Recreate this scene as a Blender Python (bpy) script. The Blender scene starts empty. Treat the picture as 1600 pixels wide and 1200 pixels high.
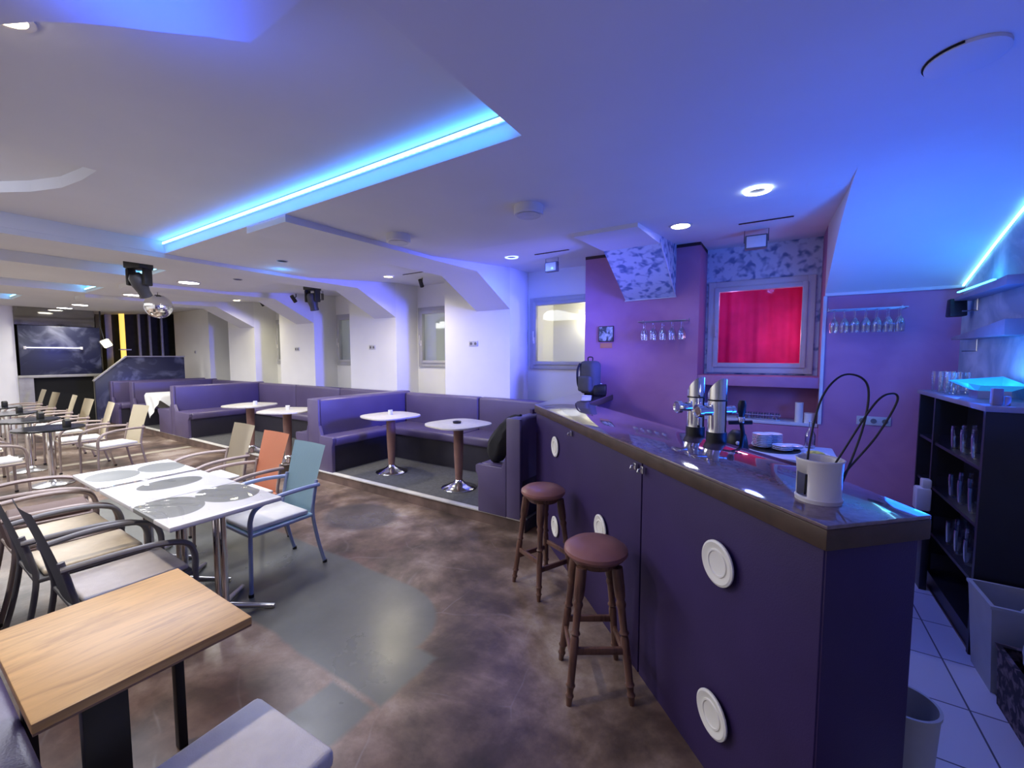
import bpy, bmesh, math, random
from mathutils import Vector, Matrix
random.seed(7)
PI = math.pi
S = bpy.context.scene
COL = S.collection

# ------------------------------------------------------------------ materials
def nt(name):
    m = bpy.data.materials.new(name); m.use_nodes = True
    t = m.node_tree; b = t.nodes['Principled BSDF']
    return m, t, b
def N(t, kind, **kw):
    n = t.nodes.new(kind)
    for k, v in kw.items():
        if hasattr(n, k): setattr(n, k, v)
        else: n.inputs[k.replace('_', ' ')].default_value = v
    return n
def L(t, a, b): t.links.new(a, b)
def ramp(t, fac, stops):
    r = t.nodes.new('ShaderNodeValToRGB'); e = r.color_ramp.elements
    while len(e) < len(stops): e.new(.5)
    for i, (p, c) in enumerate(stops):
        e[i].position = p; e[i].color = (*c, 1)
    L(t, fac, r.inputs['Fac']); return r.outputs['Color']
def mat(name, c, rough=.5, metal=0., var=.12, scale=8., bump=0., bscale=60., coat=0., spec=.5):
    """plain surface with a little procedural tone variation and an optional fine bump"""
    m, t, b = nt(name)
    co = N(t, 'ShaderNodeTexCoord').outputs['Object']
    n = N(t, 'ShaderNodeTexNoise', Scale=scale, Detail=4.); L(t, co, n.inputs['Vector'])
    lo = tuple(max(0, x*(1-var)) for x in c); hi = tuple(min(1, x*(1+var)) for x in c)
    L(t, ramp(t, n.outputs['Fac'], [(.3, lo), (.7, hi)]), b.inputs['Base Color'])
    b.inputs['Roughness'].default_value = rough; b.inputs['Metallic'].default_value = metal
    b.inputs['Coat Weight'].default_value = coat; b.inputs['Specular IOR Level'].default_value = spec
    if bump:
        n2 = N(t, 'ShaderNodeTexNoise', Scale=bscale, Detail=3.); L(t, co, n2.inputs['Vector'])
        bp = N(t, 'ShaderNodeBump', Strength=bump, Distance=.01); L(t, n2.outputs['Fac'], bp.inputs['Height'])
        L(t, bp.outputs['Normal'], b.inputs['Normal'])
    return m
def emis(name, c, s):
    m, t, b = nt(name)
    b.inputs['Base Color'].default_value = (*c, 1)
    b.inputs['Emission Color'].default_value = (*c, 1); b.inputs['Emission Strength'].default_value = s
    return m
def glass(name, tint=(1, 1, 1), refl=.12):
    """thin pane: mostly clear, a share of mirror reflection by angle"""
    m = bpy.data.materials.new(name); m.use_nodes = True; t = m.node_tree
    t.nodes.remove(t.nodes['Principled BSDF']); out = t.nodes['Material Output']
    tr = N(t, 'ShaderNodeBsdfTransparent'); tr.inputs['Color'].default_value = (*tint, 1)
    gl = N(t, 'ShaderNodeBsdfGlossy'); gl.inputs['Roughness'].default_value = .03
    lw = N(t, 'ShaderNodeLayerWeight', Blend=refl)
    mx = N(t, 'ShaderNodeMixShader'); L(t, lw.outputs['Facing'], mx.inputs['Fac'])
    L(t, tr.outputs[0], mx.inputs[1]); L(t, gl.outputs[0], mx.inputs[2]); L(t, mx.outputs[0], out.inputs['Surface'])
    return m
def blotch(name, c1, c2, scale, rough=.7, a=.45, b_=.55, detail=3., dist=.6):
    m, t, b = nt(name)
    co = N(t, 'ShaderNodeTexCoord').outputs['Object']
    n = N(t, 'ShaderNodeTexNoise', Scale=scale, Detail=detail, Distortion=dist); L(t, co, n.inputs['Vector'])
    L(t, ramp(t, n.outputs['Fac'], [(a, c1), (b_, c2)]), b.inputs['Base Color'])
    b.inputs['Roughness'].default_value = rough
    return m
def weave(name, c):
    m, t, b = nt(name)
    co = N(t, 'ShaderNodeTexCoord').outputs['Object']
    w1 = N(t, 'ShaderNodeTexWave', Scale=60.); w1.bands_direction = 'X'
    w2 = N(t, 'ShaderNodeTexWave', Scale=60.); w2.bands_direction = 'Z'
    L(t, co, w1.inputs['Vector']); L(t, co, w2.inputs['Vector'])
    mu = N(t, 'ShaderNodeMath', operation='MULTIPLY'); L(t, w1.outputs['Fac'], mu.inputs[0]); L(t, w2.outputs['Fac'], mu.inputs[1])
    L(t, ramp(t, mu.outputs[0], [(0., tuple(x*.82 for x in c)), (.6, c)]), b.inputs['Base Color'])
    bp = N(t, 'ShaderNodeBump', Strength=.4, Distance=.004); L(t, mu.outputs[0], bp.inputs['Height']); L(t, bp.outputs['Normal'], b.inputs['Normal'])
    b.inputs['Roughness'].default_value = .65
    return m
def mathn(t, op, a, b_=None, clamp=False):
    n = t.nodes.new('ShaderNodeMath'); n.operation = op; n.use_clamp = clamp
    for i, v in enumerate((a, b_)):
        if v is None: continue
        if isinstance(v, (int, float)): n.inputs[i].default_value = v
        else: L(t, v, n.inputs[i])
    return n.outputs[0]
def mixc(t, f, a, b_):
    n = t.nodes.new('ShaderNodeMix'); n.data_type = 'RGBA'
    L(t, f, n.inputs['Factor'])
    for s, v in ((6, a), (7, b_)):
        if isinstance(v, tuple): n.inputs[s].default_value = (*v, 1)
        else: L(t, v, n.inputs[s])
    return n.outputs[2]

def floor_mat():
    m, t, b = nt('painted flagstone floor')
    co = N(t, 'ShaderNodeTexCoord').outputs['Object']
    n = N(t, 'ShaderNodeTexNoise', Scale=1.25, Detail=10., Roughness=.64, Distortion=.15); L(t, co, n.inputs['Vector'])
    base = ramp(t, n.outputs['Fac'], [(.33, (.030, .022, .018)), (.43, (.085, .057, .044)), (.50, (.16, .11, .084)), (.565, (.27, .20, .16)), (.66, (.46, .39, .33))])
    n2 = N(t, 'ShaderNodeTexNoise', Scale=.9, Detail=5., Distortion=.5); L(t, co, n2.inputs['Vector'])
    red = ramp(t, n2.outputs['Fac'], [(.52, (0, 0, 0)), (.66, (1, 1, 1))])
    base = mixc(t, mathn(t, 'MULTIPLY', red, .35), base, (.19, .085, .07))
    # wandering grout lines of the stones
    nv = N(t, 'ShaderNodeTexNoise', Scale=2.2, Detail=2.); L(t, co, nv.inputs['Vector'])
    mv = t.nodes.new('ShaderNodeMix'); mv.data_type = 'VECTOR'; mv.inputs['Factor'].default_value = .12
    L(t, co, mv.inputs[4]); L(t, nv.outputs['Color'], mv.inputs[5])
    vo = N(t, 'ShaderNodeTexVoronoi', Scale=1.9); vo.feature = 'DISTANCE_TO_EDGE'; L(t, mv.outputs[1], vo.inputs['Vector'])
    crack = ramp(t, vo.outputs['Distance'], [(.0, (1, 1, 1)), (.010, (0, 0, 0))])
    n3 = N(t, 'ShaderNodeTexNoise', Scale=3.1); L(t, co, n3.inputs['Vector'])
    cm = mathn(t, 'MULTIPLY', crack, ramp(t, n3.outputs['Fac'], [(.45, (0, 0, 0)), (.62, (.28, .28, .28))]))
    base = mixc(t, cm, base, (.36, .33, .34))
    # grey painted walkway with a rounded end, and a second grey patch by the step
    sp = N(t, 'ShaderNodeSeparateXYZ'); L(t, co, sp.inputs[0]); X, Y = sp.outputs['X'], sp.outputs['Y']
    nw = N(t, 'ShaderNodeTexNoise', Scale=3.); L(t, co, nw.inputs['Vector'])
    wob = mathn(t, 'MULTIPLY', mathn(t, 'SUBTRACT', nw.outputs['Fac'], .5), .12)
    def soft(d, w=.015): return mathn(t, 'MULTIPLY_ADD' if False else 'MULTIPLY', mathn(t, 'ADD', d, w), 1/(2*w), True)
    def ell(cx, cy, rx, ry, w=.03):
        dx = mathn(t, 'DIVIDE', mathn(t, 'SUBTRACT', X, cx), rx); dy = mathn(t, 'DIVIDE', mathn(t, 'SUBTRACT', Y, cy), ry)
        r = mathn(t, 'SQRT', mathn(t, 'ADD', mathn(t, 'MULTIPLY', dx, dx), mathn(t, 'MULTIPLY', dy, dy)))
        return soft(mathn(t, 'SUBTRACT', 1., r), w)
    def rect(x0, x1, y0, y1):
        a = mathn(t, 'MINIMUM', mathn(t, 'SUBTRACT', X, x0), mathn(t, 'SUBTRACT', x1, X))
        c = mathn(t, 'MINIMUM', mathn(t, 'SUBTRACT', Y, y0), mathn(t, 'SUBTRACT', y1, Y))
        return soft(mathn(t, 'ADD', mathn(t, 'MINIMUM', a, c), mathn(t, 'MULTIPLY', wob, .5)))
    mk = mathn(t, 'MAXIMUM', rect(-6.5, -2.2, 1.245, 2.06), ell(-2.2, 1.65, .52, .41))
    mk = mathn(t, 'MAXIMUM', mk, rect(-2.3, -1.53, 1.24, 1.62))
    mk = mathn(t, 'MAXIMUM', mk, rect(-1.86, -1.55, .6, 1.22))
    g = ramp(t, n.outputs['Fac'], [(.3, (.095, .10, .096)), (.7, (.155, .165, .155))])
    base = mixc(t, mathn(t, 'MULTIPLY', mk, .97), base, g)
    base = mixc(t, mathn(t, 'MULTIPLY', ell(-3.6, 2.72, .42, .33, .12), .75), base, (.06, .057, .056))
    # pale painted line crossing the far part
    base = mixc(t, mathn(t, 'MULTIPLY', rect(-9.1, -8.95, -1., 3.2), .8), base, (.5, .46, .36))
    L(t, base, b.inputs['Base Color'])
    L(t, ramp(t, n.outputs['Fac'], [(.3, (.40, .40, .40)), (.7, (.24, .24, .24))]), b.inputs['Roughness'])
    bp = N(t, 'ShaderNodeBump', Strength=.10, Distance=.01); L(t, n.outputs['Fac'], bp.inputs['Height']); L(t, bp.outputs['Normal'], b.inputs['Normal'])
    return m
def wood_mat(name, c1, c2, axis='Y', rough=.42, scale=1.):
    m, t, b = nt(name)
    co = N(t, 'ShaderNodeTexCoord').outputs['Object']
    mp = N(t, 'ShaderNodeMapping'); L(t, co, mp.inputs['Vector'])
    mp.inputs['Scale'].default_value = {'Y': (14*scale, 1.6*scale, 14*scale), 'Z': (14*scale, 14*scale, 1.6*scale), 'X': (1.6*scale, 14*scale, 14*scale)}[axis]
    n = N(t, 'ShaderNodeTexNoise', Scale=1.6, Detail=7., Roughness=.6, Distortion=1.2); L(t, mp.outputs[0], n.inputs['Vector'])
    L(t, ramp(t, n.outputs['Fac'], [(.33, c1), (.5, c2), (.72, tuple(min(1, x*1.2) for x in c2))]), b.inputs['Base Color'])
    b.inputs['Roughness'].default_value = rough
    return m
def tile_mat():
    m, t, b = nt('pale floor tiles')
    co = N(t, 'ShaderNodeTexCoord').outputs['Object']
    br = N(t, 'ShaderNodeTexBrick', Scale=1.); br.offset = 0
    br.inputs['Color1'].default_value = (.74, .74, .78, 1); br.inputs['Color2'].default_value = (.66, .66, .7, 1); br.inputs['Mortar'].default_value = (.12, .12, .14, 1)
    br.inputs['Brick Width'].default_value = .40; br.inputs['Row Height'].default_value = .40; br.inputs['Mortar Size'].default_value = .004
    mp = N(t, 'ShaderNodeMapping'); mp.inputs['Location'].default_value = (0.0, .1, 0); L(t, co, mp.inputs['Vector']); L(t, mp.outputs[0], br.inputs['Vector'])
    L(t, br.outputs['Color'], b.inputs['Base Color']); b.inputs['Roughness'].default_value = .4
    return m
def printed_top(name, circles):
    """white laminate with grey printed discs"""
    m, t, b = nt(name)
    co = N(t, 'ShaderNodeTexCoord').outputs['Object']
    sp = N(t, 'ShaderNodeSeparateXYZ'); L(t, co, sp.inputs[0])
    tot = None
    for cx, cy, rx, ry in circles:
        dx = mathn(t, 'DIVIDE', mathn(t, 'SUBTRACT', sp.outputs['X'], cx), rx); dy = mathn(t, 'DIVIDE', mathn(t, 'SUBTRACT', sp.outputs['Y'], cy), ry)
        r = mathn(t, 'ADD', mathn(t, 'MULTIPLY', dx, dx), mathn(t, 'MULTIPLY', dy, dy))
        k = mathn(t, 'LESS_THAN', r, 1.)
        tot = k if tot is None else mathn(t, 'MAXIMUM', tot, k)
    L(t, mixc(t, tot, (.74, .74, .76), (.17, .18, .175)), b.inputs['Base Color'])
    b.inputs['Roughness'].default_value = .42
    return m

M = {}
M['ceiling'] = mat('white ceiling paint', (.72, .72, .73), .85, var=.03, scale=1.5)
M['wall'] = mat('white wall paint', (.78, .78, .77), .75, var=.04, scale=1.2)
M['purplewall'] = blotch('plum plaster', (.40, .17, .32), (.48, .22, .38), 2.2, .75, .35, .65)
M['floor'] = floor_mat(); M['tile'] = tile_mat()
M['carpet'] = mat('dark grey podium carpet', (.085, .085, .09), .9, var=.2, scale=30, bump=.3, bscale=300)
M['nosing'] = mat('pale step nosing', (.6, .58, .54), .5)
M['riser'] = mat('brown stone riser', (.13, .085, .07), .6, var=.4, scale=5)
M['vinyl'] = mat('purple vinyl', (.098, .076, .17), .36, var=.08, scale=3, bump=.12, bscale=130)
M['vinyl_shaded'] = mat('shaded purple vinyl', (.022, .019, .033), .5, var=.1)  # the same purple vinyl, darkened for the shade below the seats
M['barfront'] = mat('purple laminate', (.040, .023, .098), .5, var=.08, scale=4, bump=.08, bscale=200, spec=.3)
M['bartop'] = mat('polished brown granite', (.17, .12, .15), .07, var=.25, scale=40, coat=1.)
M['baredge'] = mat('brown timber edging', (.07, .042, .03), .45, var=.25, scale=12)
M['disc'] = mat('white enamel', (.84, .83, .77), .4, var=.02)
M['darkwood'] = wood_mat('dark stained wood', (.06, .03, .022), (.15, .075, .055), 'Z', .35)
M['seatwood'] = mat('reddish brown leatherette', (.28, .125, .11), .34, var=.15, scale=6)
M['oak'] = wood_mat('golden oak', (.42, .23, .085), (.58, .345, .13), 'Y', .4)
M['oakedge'] = wood_mat('brown oak edge', (.16, .09, .055), (.24, .14, .09), 'Y', .5)
M['black'] = mat('black powder coat', (.010, .010, .011), .45)
M['blackgloss'] = mat('black polished stone', (.02, .021, .022), .12, var=.4, scale=60)
M['blackfab'] = mat('black fabric', (.016, .016, .019), .9, bump=.3, bscale=200)
M['bagfab'] = mat('charcoal nylon', (.075, .075, .09), .8, bump=.25, bscale=250)
M['chrome'] = mat('chrome', (.82, .82, .83), .10, 1., var=.03)
M['steel'] = mat('brushed steel', (.6, .6, .62), .28, 1., var=.05)
M['alu'] = mat('grey aluminium', (.40, .40, .42), .42, .7, var=.05)
M['taupe'] = mat('taupe lacquered tube', (.30, .24, .22), .45, .2, var=.1)
M['anthr'] = mat('anthracite lacquered tube', (.15, .145, .155), .5, .1, var=.1)
M['ratt'] = weave('anthracite weave', (.14, .14, .15)); M['rattb'] = weave('brown weave', (.17, .11, .10))
M['cream'] = weave('cream weave', (.74, .66, .49)); M['orange'] = weave('orange weave', (.82, .33, .18)); M['blue'] = weave('light blue weave', (.36, .55, .64))
M['blueframe'] = mat('light blue lacquered tube', (.27, .33, .52), .42, .2, var=.05)
M['cush'] = mat('white seat cushion', (.68, .66, .64), .85, var=.05, scale=20, bump=.2, bscale=200)
M['cushb'] = mat('beige seat cushion', (.74, .64, .48), .85, var=.05, scale=20, bump=.2, bscale=200)
M['cushg'] = mat('grey seat cushion', (.62, .58, .57), .85, var=.05, scale=20, bump=.2, bscale=200)
M['tabletop'] = mat('pale stone laminate', (.60, .57, .52), .3, var=.08, scale=20)
M['column'] = mat('reddish timber column', (.24, .13, .11), .42, var=.15, scale=9)
M['plastic'] = mat('white plastic', (.72, .70, .69), .32, var=.02)
M['porcelain'] = mat('white porcelain', (.74, .75, .79), .16, var=.02)
M['appl'] = mat('white enamelled metal', (.62, .64, .72), .35, var=.03)
M['binp'] = mat('pale grey plastic', (.46, .47, .46), .5, var=.06)
M['cable'] = mat('black rubber', (.012, .010, .013), .5)
M['frame'] = mat('grey window frame', (.42, .42, .44), .4, var=.04)
M['framew'] = mat('white window frame', (.62, .62, .66), .4, var=.04)
M['glass'] = glass('window glass', (.92, .95, .96), .14); M['clear'] = glass('clear drinking glass', (.92, .95, .98), .70)
M['film'] = glass('plastic film', (.99, .99, .99), .10)
M['redcurt'] = mat('crimson curtain', (.70, .03, .22), .8, var=.15, scale=5)
M['leopard'] = blotch('spotted plaster', (.16, .23, .42), (.62, .68, .80), 13., .8, .34, .52, 1., .3)
M['rag'] = blotch('rag rolled blue plaster', (.26, .32, .45), (.52, .57, .68), 3.2, .8, .38, .66, 5., .8)
M['marble'] = blotch('dark veined marble panel', (.022, .025, .055), (.16, .17, .24), 1.7, .35, .50, .72, 5., 1.6)
M['cab'] = mat('black cabinet laminate', (.012, .012, .018), .4)
M['shelf'] = mat('mauve shelf board', (.24, .22, .30), .5)
M['mirrorball'] = None
M['mirror'] = mat('smoked mirror', (.30, .29, .26), .06, 1., var=.05)
M['curtain'] = mat('black stage drape', (.018, .019, .017), .8, var=.3)
M['strip'] = mat('grey column strip', (.34, .33, .30), .45, .2)
M['graph'] = mat('graphite plastic', (.045, .045, .05), .4)
M['paper'] = mat('white paper', (.75, .75, .77), .8)
M['cloth'] = mat('white tablecloth', (.74, .75, .76), .85, var=.04, bump=.15)
M['outlet'] = mat('outlet plastic', (.5, .5, .52), .4); M['hole'] = mat('black hole', (.006, .006, .006), .9)
M['darktrim'] = mat('dark brown lintel', (.05, .02, .025), .6)
M['wick'] = blotch('dark wicker', (.02, .012, .014), (.22, .16, .16), 26., .7, .45, .6)
M['bagplastic'] = mat('pale plastic bag', (.50, .54, .56), .4, var=.2, scale=14, bump=.5, bscale=20)
M['pic'] = blotch('blurry photograph print', (.05, .07, .09), (.55, .62, .68), 14., .4, .42, .6); M['note'] = mat('orange note', (.62, .25, .14), .7)
M['lemon'] = mat('yellow lemon slices', (.75, .62, .10), .5)
M['e_led'] = emis('cyan led', (.08, .55, 1.), 4.); M['e_led2'] = emis('ice led', (.34, .82, 1.), 2.)
M['e_white'] = emis('white lamp', (1., .96, .88), 14.); M['e_warm'] = emis('warm lamp', (1., .86, .5), 10.)
M['e_ring'] = emis('ring lamp', (.75, .92, 1.), 7.); M['e_ringb'] = emis('blue ring lamp', (.35, .42, 1.), 1.5)
M['e_cyan'] = emis('cyan light panel', (.03, .42, .95), .35); M['e_cyanhot'] = emis('cyan hot lamp', (.45, .95, 1.), 9.)
M['e_gold'] = emis('golden lit column', (1., .62, .12), .9); M['e_tube'] = emis('tube lamp', (.62, .62, .85), .9); M['e_head'] = emis('stage lamp', (1., .97, .6), 3.)

# ------------------------------------------------------------------ mesh helpers
class MB:
    def __init__(s): s.bm = bmesh.new()
    def _merge(s, b, M4=None):
        if M4 is not None: bmesh.ops.transform(b, matrix=M4, verts=b.verts)
        me = bpy.data.meshes.new('tmp'); b.to_mesh(me); b.free(); s.bm.from_mesh(me); bpy.data.meshes.remove(me); return s
    def box(s, x0, y0, z0, x1, y1, z1, bev=0., seg=2, M4=None):
        b = bmesh.new(); bmesh.ops.create_cube(b, size=1)
        for v in b.verts: v.co = Vector(((x0+x1)/2+v.co.x*(x1-x0), (y0+y1)/2+v.co.y*(y1-y0), (z0+z1)/2+v.co.z*(z1-z0)))
        if bev: bmesh.ops.bevel(b, geom=b.edges[:], offset=bev, segments=seg, profile=.5, affect='EDGES')
        return s._merge(b, M4)
    def lathe(s, prof, seg=24, c=(0, 0, 0), M4=None):
        b = bmesh.new(); rings = []
        for r, z in prof:
            rings.append([b.verts.new((c[0]+r*math.cos(2*PI*i/seg), c[1]+r*math.sin(2*PI*i/seg), c[2]+z)) for i in range(seg)] if r > 1e-6 else [b.verts.new((c[0], c[1], c[2]+z))])
        for a, d in zip(rings, rings[1:]):
            for i in range(seg):
                j = (i+1) % seg
                if len(a) == 1 and len(d) == 1: continue
                if len(a) == 1: b.faces.new((a[0], d[j], d[i]))
                elif len(d) == 1: b.faces.new((a[i], a[j], d[0]))
                else: b.faces.new((a[i], a[j], d[j], d[i]))
        bmesh.ops.recalc_face_normals(b, faces=b.faces)
        return s._merge(b, M4)
    def disc(s, c, r, z0, z1, seg=32, bev=.0):
        p = [(0, z0), (r-bev, z0), (r, z0+bev), (r, z1-bev), (r-bev, z1), (0, z1)] if bev else [(0, z0), (r, z0), (r, z1), (0, z1)]
        return s.lathe(p, seg, (c[0], c[1], 0))
    def tube(s, pts, r, seg=10, closed=False, flat=1.):
        pts = [Vector(p) for p in pts]; n = len(pts); b = bmesh.new(); rings = []
        rr = r if isinstance(r, (list, tuple)) else [r]*n
        up = None
        for i, p in enumerate(pts):
            if closed: d = pts[(i+1) % n]-pts[i-1]
            else: d = pts[min(i+1, n-1)]-pts[max(i-1, 0)]
            d.normalize()
            if up is None: up = Vector((0, 0, 1)) if abs(d.z) < .9 else Vector((0, 1, 0))
            a = d.cross(up)
            if a.length < 1e-4: a = d.cross(Vector((1, 0, 0)))
            a.normalize(); c = a.cross(d).normalized(); up = c
            rings.append([b.verts.new(p+(a*math.cos(2*PI*k/seg)*flat+c*math.sin(2*PI*k/seg))*rr[i]) for k in range(seg)])
        m = n if closed else n-1
        for i in range(m):
            A, B = rings[i], rings[(i+1) % n]
            for k in range(seg): b.faces.new((A[k], A[(k+1) % seg], B[(k+1) % seg], B[k]))
        if not closed: b.faces.new(rings[0][::-1]); b.faces.new(rings[-1])
        bmesh.ops.recalc_face_normals(b, faces=b.faces)
        return s._merge(b)
    def prism(s, poly, z0, z1, bev=0., axis='Z', M4=None):
        """extrude a 2D polygon: Z -> (x,y), X -> (y,z) swept along x, Y -> (x,z) swept along y"""
        f = {'Z': lambda p, h: (p[0], p[1], h), 'X': lambda p, h: (h, p[0], p[1]), 'Y': lambda p, h: (p[0], h, p[1])}[axis]
        b = bmesh.new()
        A = [b.verts.new(f(p, z0)) for p in poly]; B = [b.verts.new(f(p, z1)) for p in poly]; n = len(poly)
        b.faces.new(A[::-1]); b.faces.new(B)
        for i in range(n): b.faces.new((A[i], A[(i+1) % n], B[(i+1) % n], B[i]))
        bmesh.ops.recalc_face_normals(b, faces=b.faces)
        if bev: bmesh.ops.bevel(b, geom=b.edges[:], offset=bev, segments=2, profile=.5, affect='EDGES')
        return s._merge(b, M4)
    def sheet(s, outer, holes, f):
        """flat sheet with holes; f maps the 2D point to 3D"""
        b = bmesh.new(); es = []
        for lp in [outer]+holes:
            vs = [b.verts.new(f(p)) for p in lp]
            es += [b.edges.new((vs[i], vs[(i+1) % len(vs)])) for i in range(len(vs))]
        bmesh.ops.triangle_fill(b, use_beauty=True, use_dissolve=False, edges=es)
        return s._merge(b)
    def faces(s, vs, fs):
        b = bmesh.new(); V = [b.verts.new(v) for v in vs]
        for q in fs: b.faces.new([V[i] for i in q])
        return s._merge(b)
    def sphere(s, c, r, u=24, v=16, sc=(1, 1, 1)):
        b = bmesh.new(); bmesh.ops.create_uvsphere(b, u_segments=u, v_segments=v, radius=r)
        for q in b.verts: q.co = Vector((c[0]+q.co.x*sc[0], c[1]+q.co.y*sc[1], c[2]+q.co.z*sc[2]))
        return s._merge(b)
    def obj(s, name, m, parent=None, loc=(0, 0, 0), rot=0., smooth=True, ang=40):
        me = bpy.data.meshes.new(name); s.bm.to_mesh(me); s.bm.free()
        me.materials.append(M[m] if isinstance(m, str) else m)
        if smooth:
            me.polygons.foreach_set('use_smooth', [True]*len(me.polygons)); me.set_sharp_from_angle(angle=math.radians(ang))
        o = bpy.data.objects.new(name, me); COL.objects.link(o); o.location = loc
        o.rotation_euler = rot if isinstance(rot, tuple) else (0, 0, rot)
        if parent: o.parent = parent
        return o
def tag(o, label, cat, group=None):
    o['label'] = label; o['category'] = cat
    if group: o['group'] = group
    return o
def thing(name, label, cat, loc=(0, 0, 0), rot=0., group=None):
    o = bpy.data.objects.new(name, None); COL.objects.link(o); o.empty_display_size = .1
    o.location = loc; o.rotation_euler = rot if isinstance(rot, tuple) else (0, 0, rot)
    return tag(o, label, cat, group)
def struct(o): o['kind'] = 'structure'; return o
def dup(root, loc, rot=None, label=None, group=None):
    r = root.copy(); COL.objects.link(r); r.location = loc
    if rot is not None: r.rotation_euler = rot if isinstance(rot, tuple) else (0, 0, rot)
    if label: r['label'] = label
    if group: r['group'] = group
    for ch in list(root.children):
        c = ch.copy(); COL.objects.link(c); c.parent = r
        for g in list(ch.children):
            d = g.copy(); COL.objects.link(d); d.parent = c
    return r
def light(kind, name, loc, power, col=(1, 1, 1), size=.1, rot=(0, 0, 0), sy=None, spot=None, blend=.6, spread=None):
    l = bpy.data.lights.new(name, kind); l.energy = power; l.color = col
    if kind == 'AREA':
        l.size = size
        if sy: l.shape = 'RECTANGLE'; l.size_y = sy
        if spread: l.spread = spread
    else: l.shadow_soft_size = size
    if kind == 'SPOT': l.spot_size = spot or 2.2; l.spot_blend = blend
    o = bpy.data.objects.new(name, l); COL.objects.link(o); o.location = loc; o.rotation_euler = rot
    return o
def aim(o, tgt):
    o.rotation_euler = (Vector(tgt)-o.location).to_track_quat('-Z', 'Y').to_euler(); return o

# ------------------------------------------------------------------ camera
H = 1.65
cam = bpy.data.cameras.new('camera'); co = bpy.data.objects.new('camera', cam); COL.objects.link(co)
cam.sensor_width = 36; cam.lens = 655/1600*36; cam.clip_start = .02
co.location = (0, 0, H); co.rotation_euler = (PI/2-math.atan(44/655), 0, math.radians(32.6))
S.camera = co

# ------------------------------------------------------------------ room shell
ZC = 2.72; YW = 4.95; YN = 5.45; XR = 1.25; XL = -15.2; YB = -2.6; PT = .12
struct(MB().box(XL, YB, -.1, XR+.3, 6.6, 0).obj('floor', 'floor'))
struct(MB().prism([(.44, 1.78), (.94, 1.2), (.94, 4.95), (-1.55, 4.95), (-1.55, 3.78)], 0, .004).obj('floor_bar', 'tile'))
o = struct(MB().box(-14.6, 3.29, 0, -1.95, YW, PT).obj('floor_podium', 'carpet'))
MB().box(-14.6, 3.265, 0, -1.95, 3.29, PT-.012).obj('riser', 'riser', o)
MB().box(-14.6, 3.25, PT-.012, -1.95, 3.315, PT+.006, .004).obj('nosing', 'nosing', o)

piers = [(-2.08, -.763), (-4.4, -3.2), (-6.72, -5.49), (-9.1, -7.84), (-11.4, -10.16), (-14.6, -12.45)]
mb = MB()
for a, b in piers[1:]: mb.box(a, YW, 0, b, YN+.1, 3.1)
struct(mb.obj('wall_back', 'wall'))
struct(MB().box(-2.08, YW, 0, -.763, YN+.1, 2.84).box(.33, YW, 0, XR+.1, YN+.1, 3.1).obj('wall_bar', 'purplewall'))
struct(MB().box(-2.08, YW-.004, 2.835, -.763, YN, 3.0).obj('trim_1', 'darktrim'))
struct(MB().box(.33, YW-.03, 2.205, XR, YW, 2.235, .006).box(.325, YW-.012, 2.205, .345, YW+.01, 1.0, .004).obj('trim_2', 'appl'))
# niche back walls, each with its window opening
niches = [(-3.2, -2.08), (-5.49, -4.4), (-7.84, -6.72), (-10.16, -9.1), (-12.45, -11.4)]
WZ0, WZ1 = 1.47, 2.48
mb = MB()
for a, b in niches:
    mb.sheet([(a, 0), (b, 0), (b, 3.1), (a, 3.1)], [[(a+.06, WZ0), (b-.04, WZ0), (b-.04, WZ1), (a+.06, WZ1)]], lambda p: (p[0], YN, p[1]))
struct(mb.obj('wall_niches', 'wall'))
struct(MB().sheet([(-.763, 1.40), (.33, 1.40), (.33, 3.1), (-.763, 3.1)], [[(-.72, WZ0), (.27, WZ0), (.27, WZ1), (-.72, WZ1)]], lambda p: (p[0], YN, p[1])).obj('wall_red_niche', 'leopard'))
struct(MB().box(-.763, YW+.01, 1.335, .33, YN+.02, 1.44, .006).box(-.763, YW+.02, 0, .33, YN, .95).box(-.763, 5.32, .9, .33, 5.4, 1.4).obj('wall_under_window', 'purplewall'))

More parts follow.
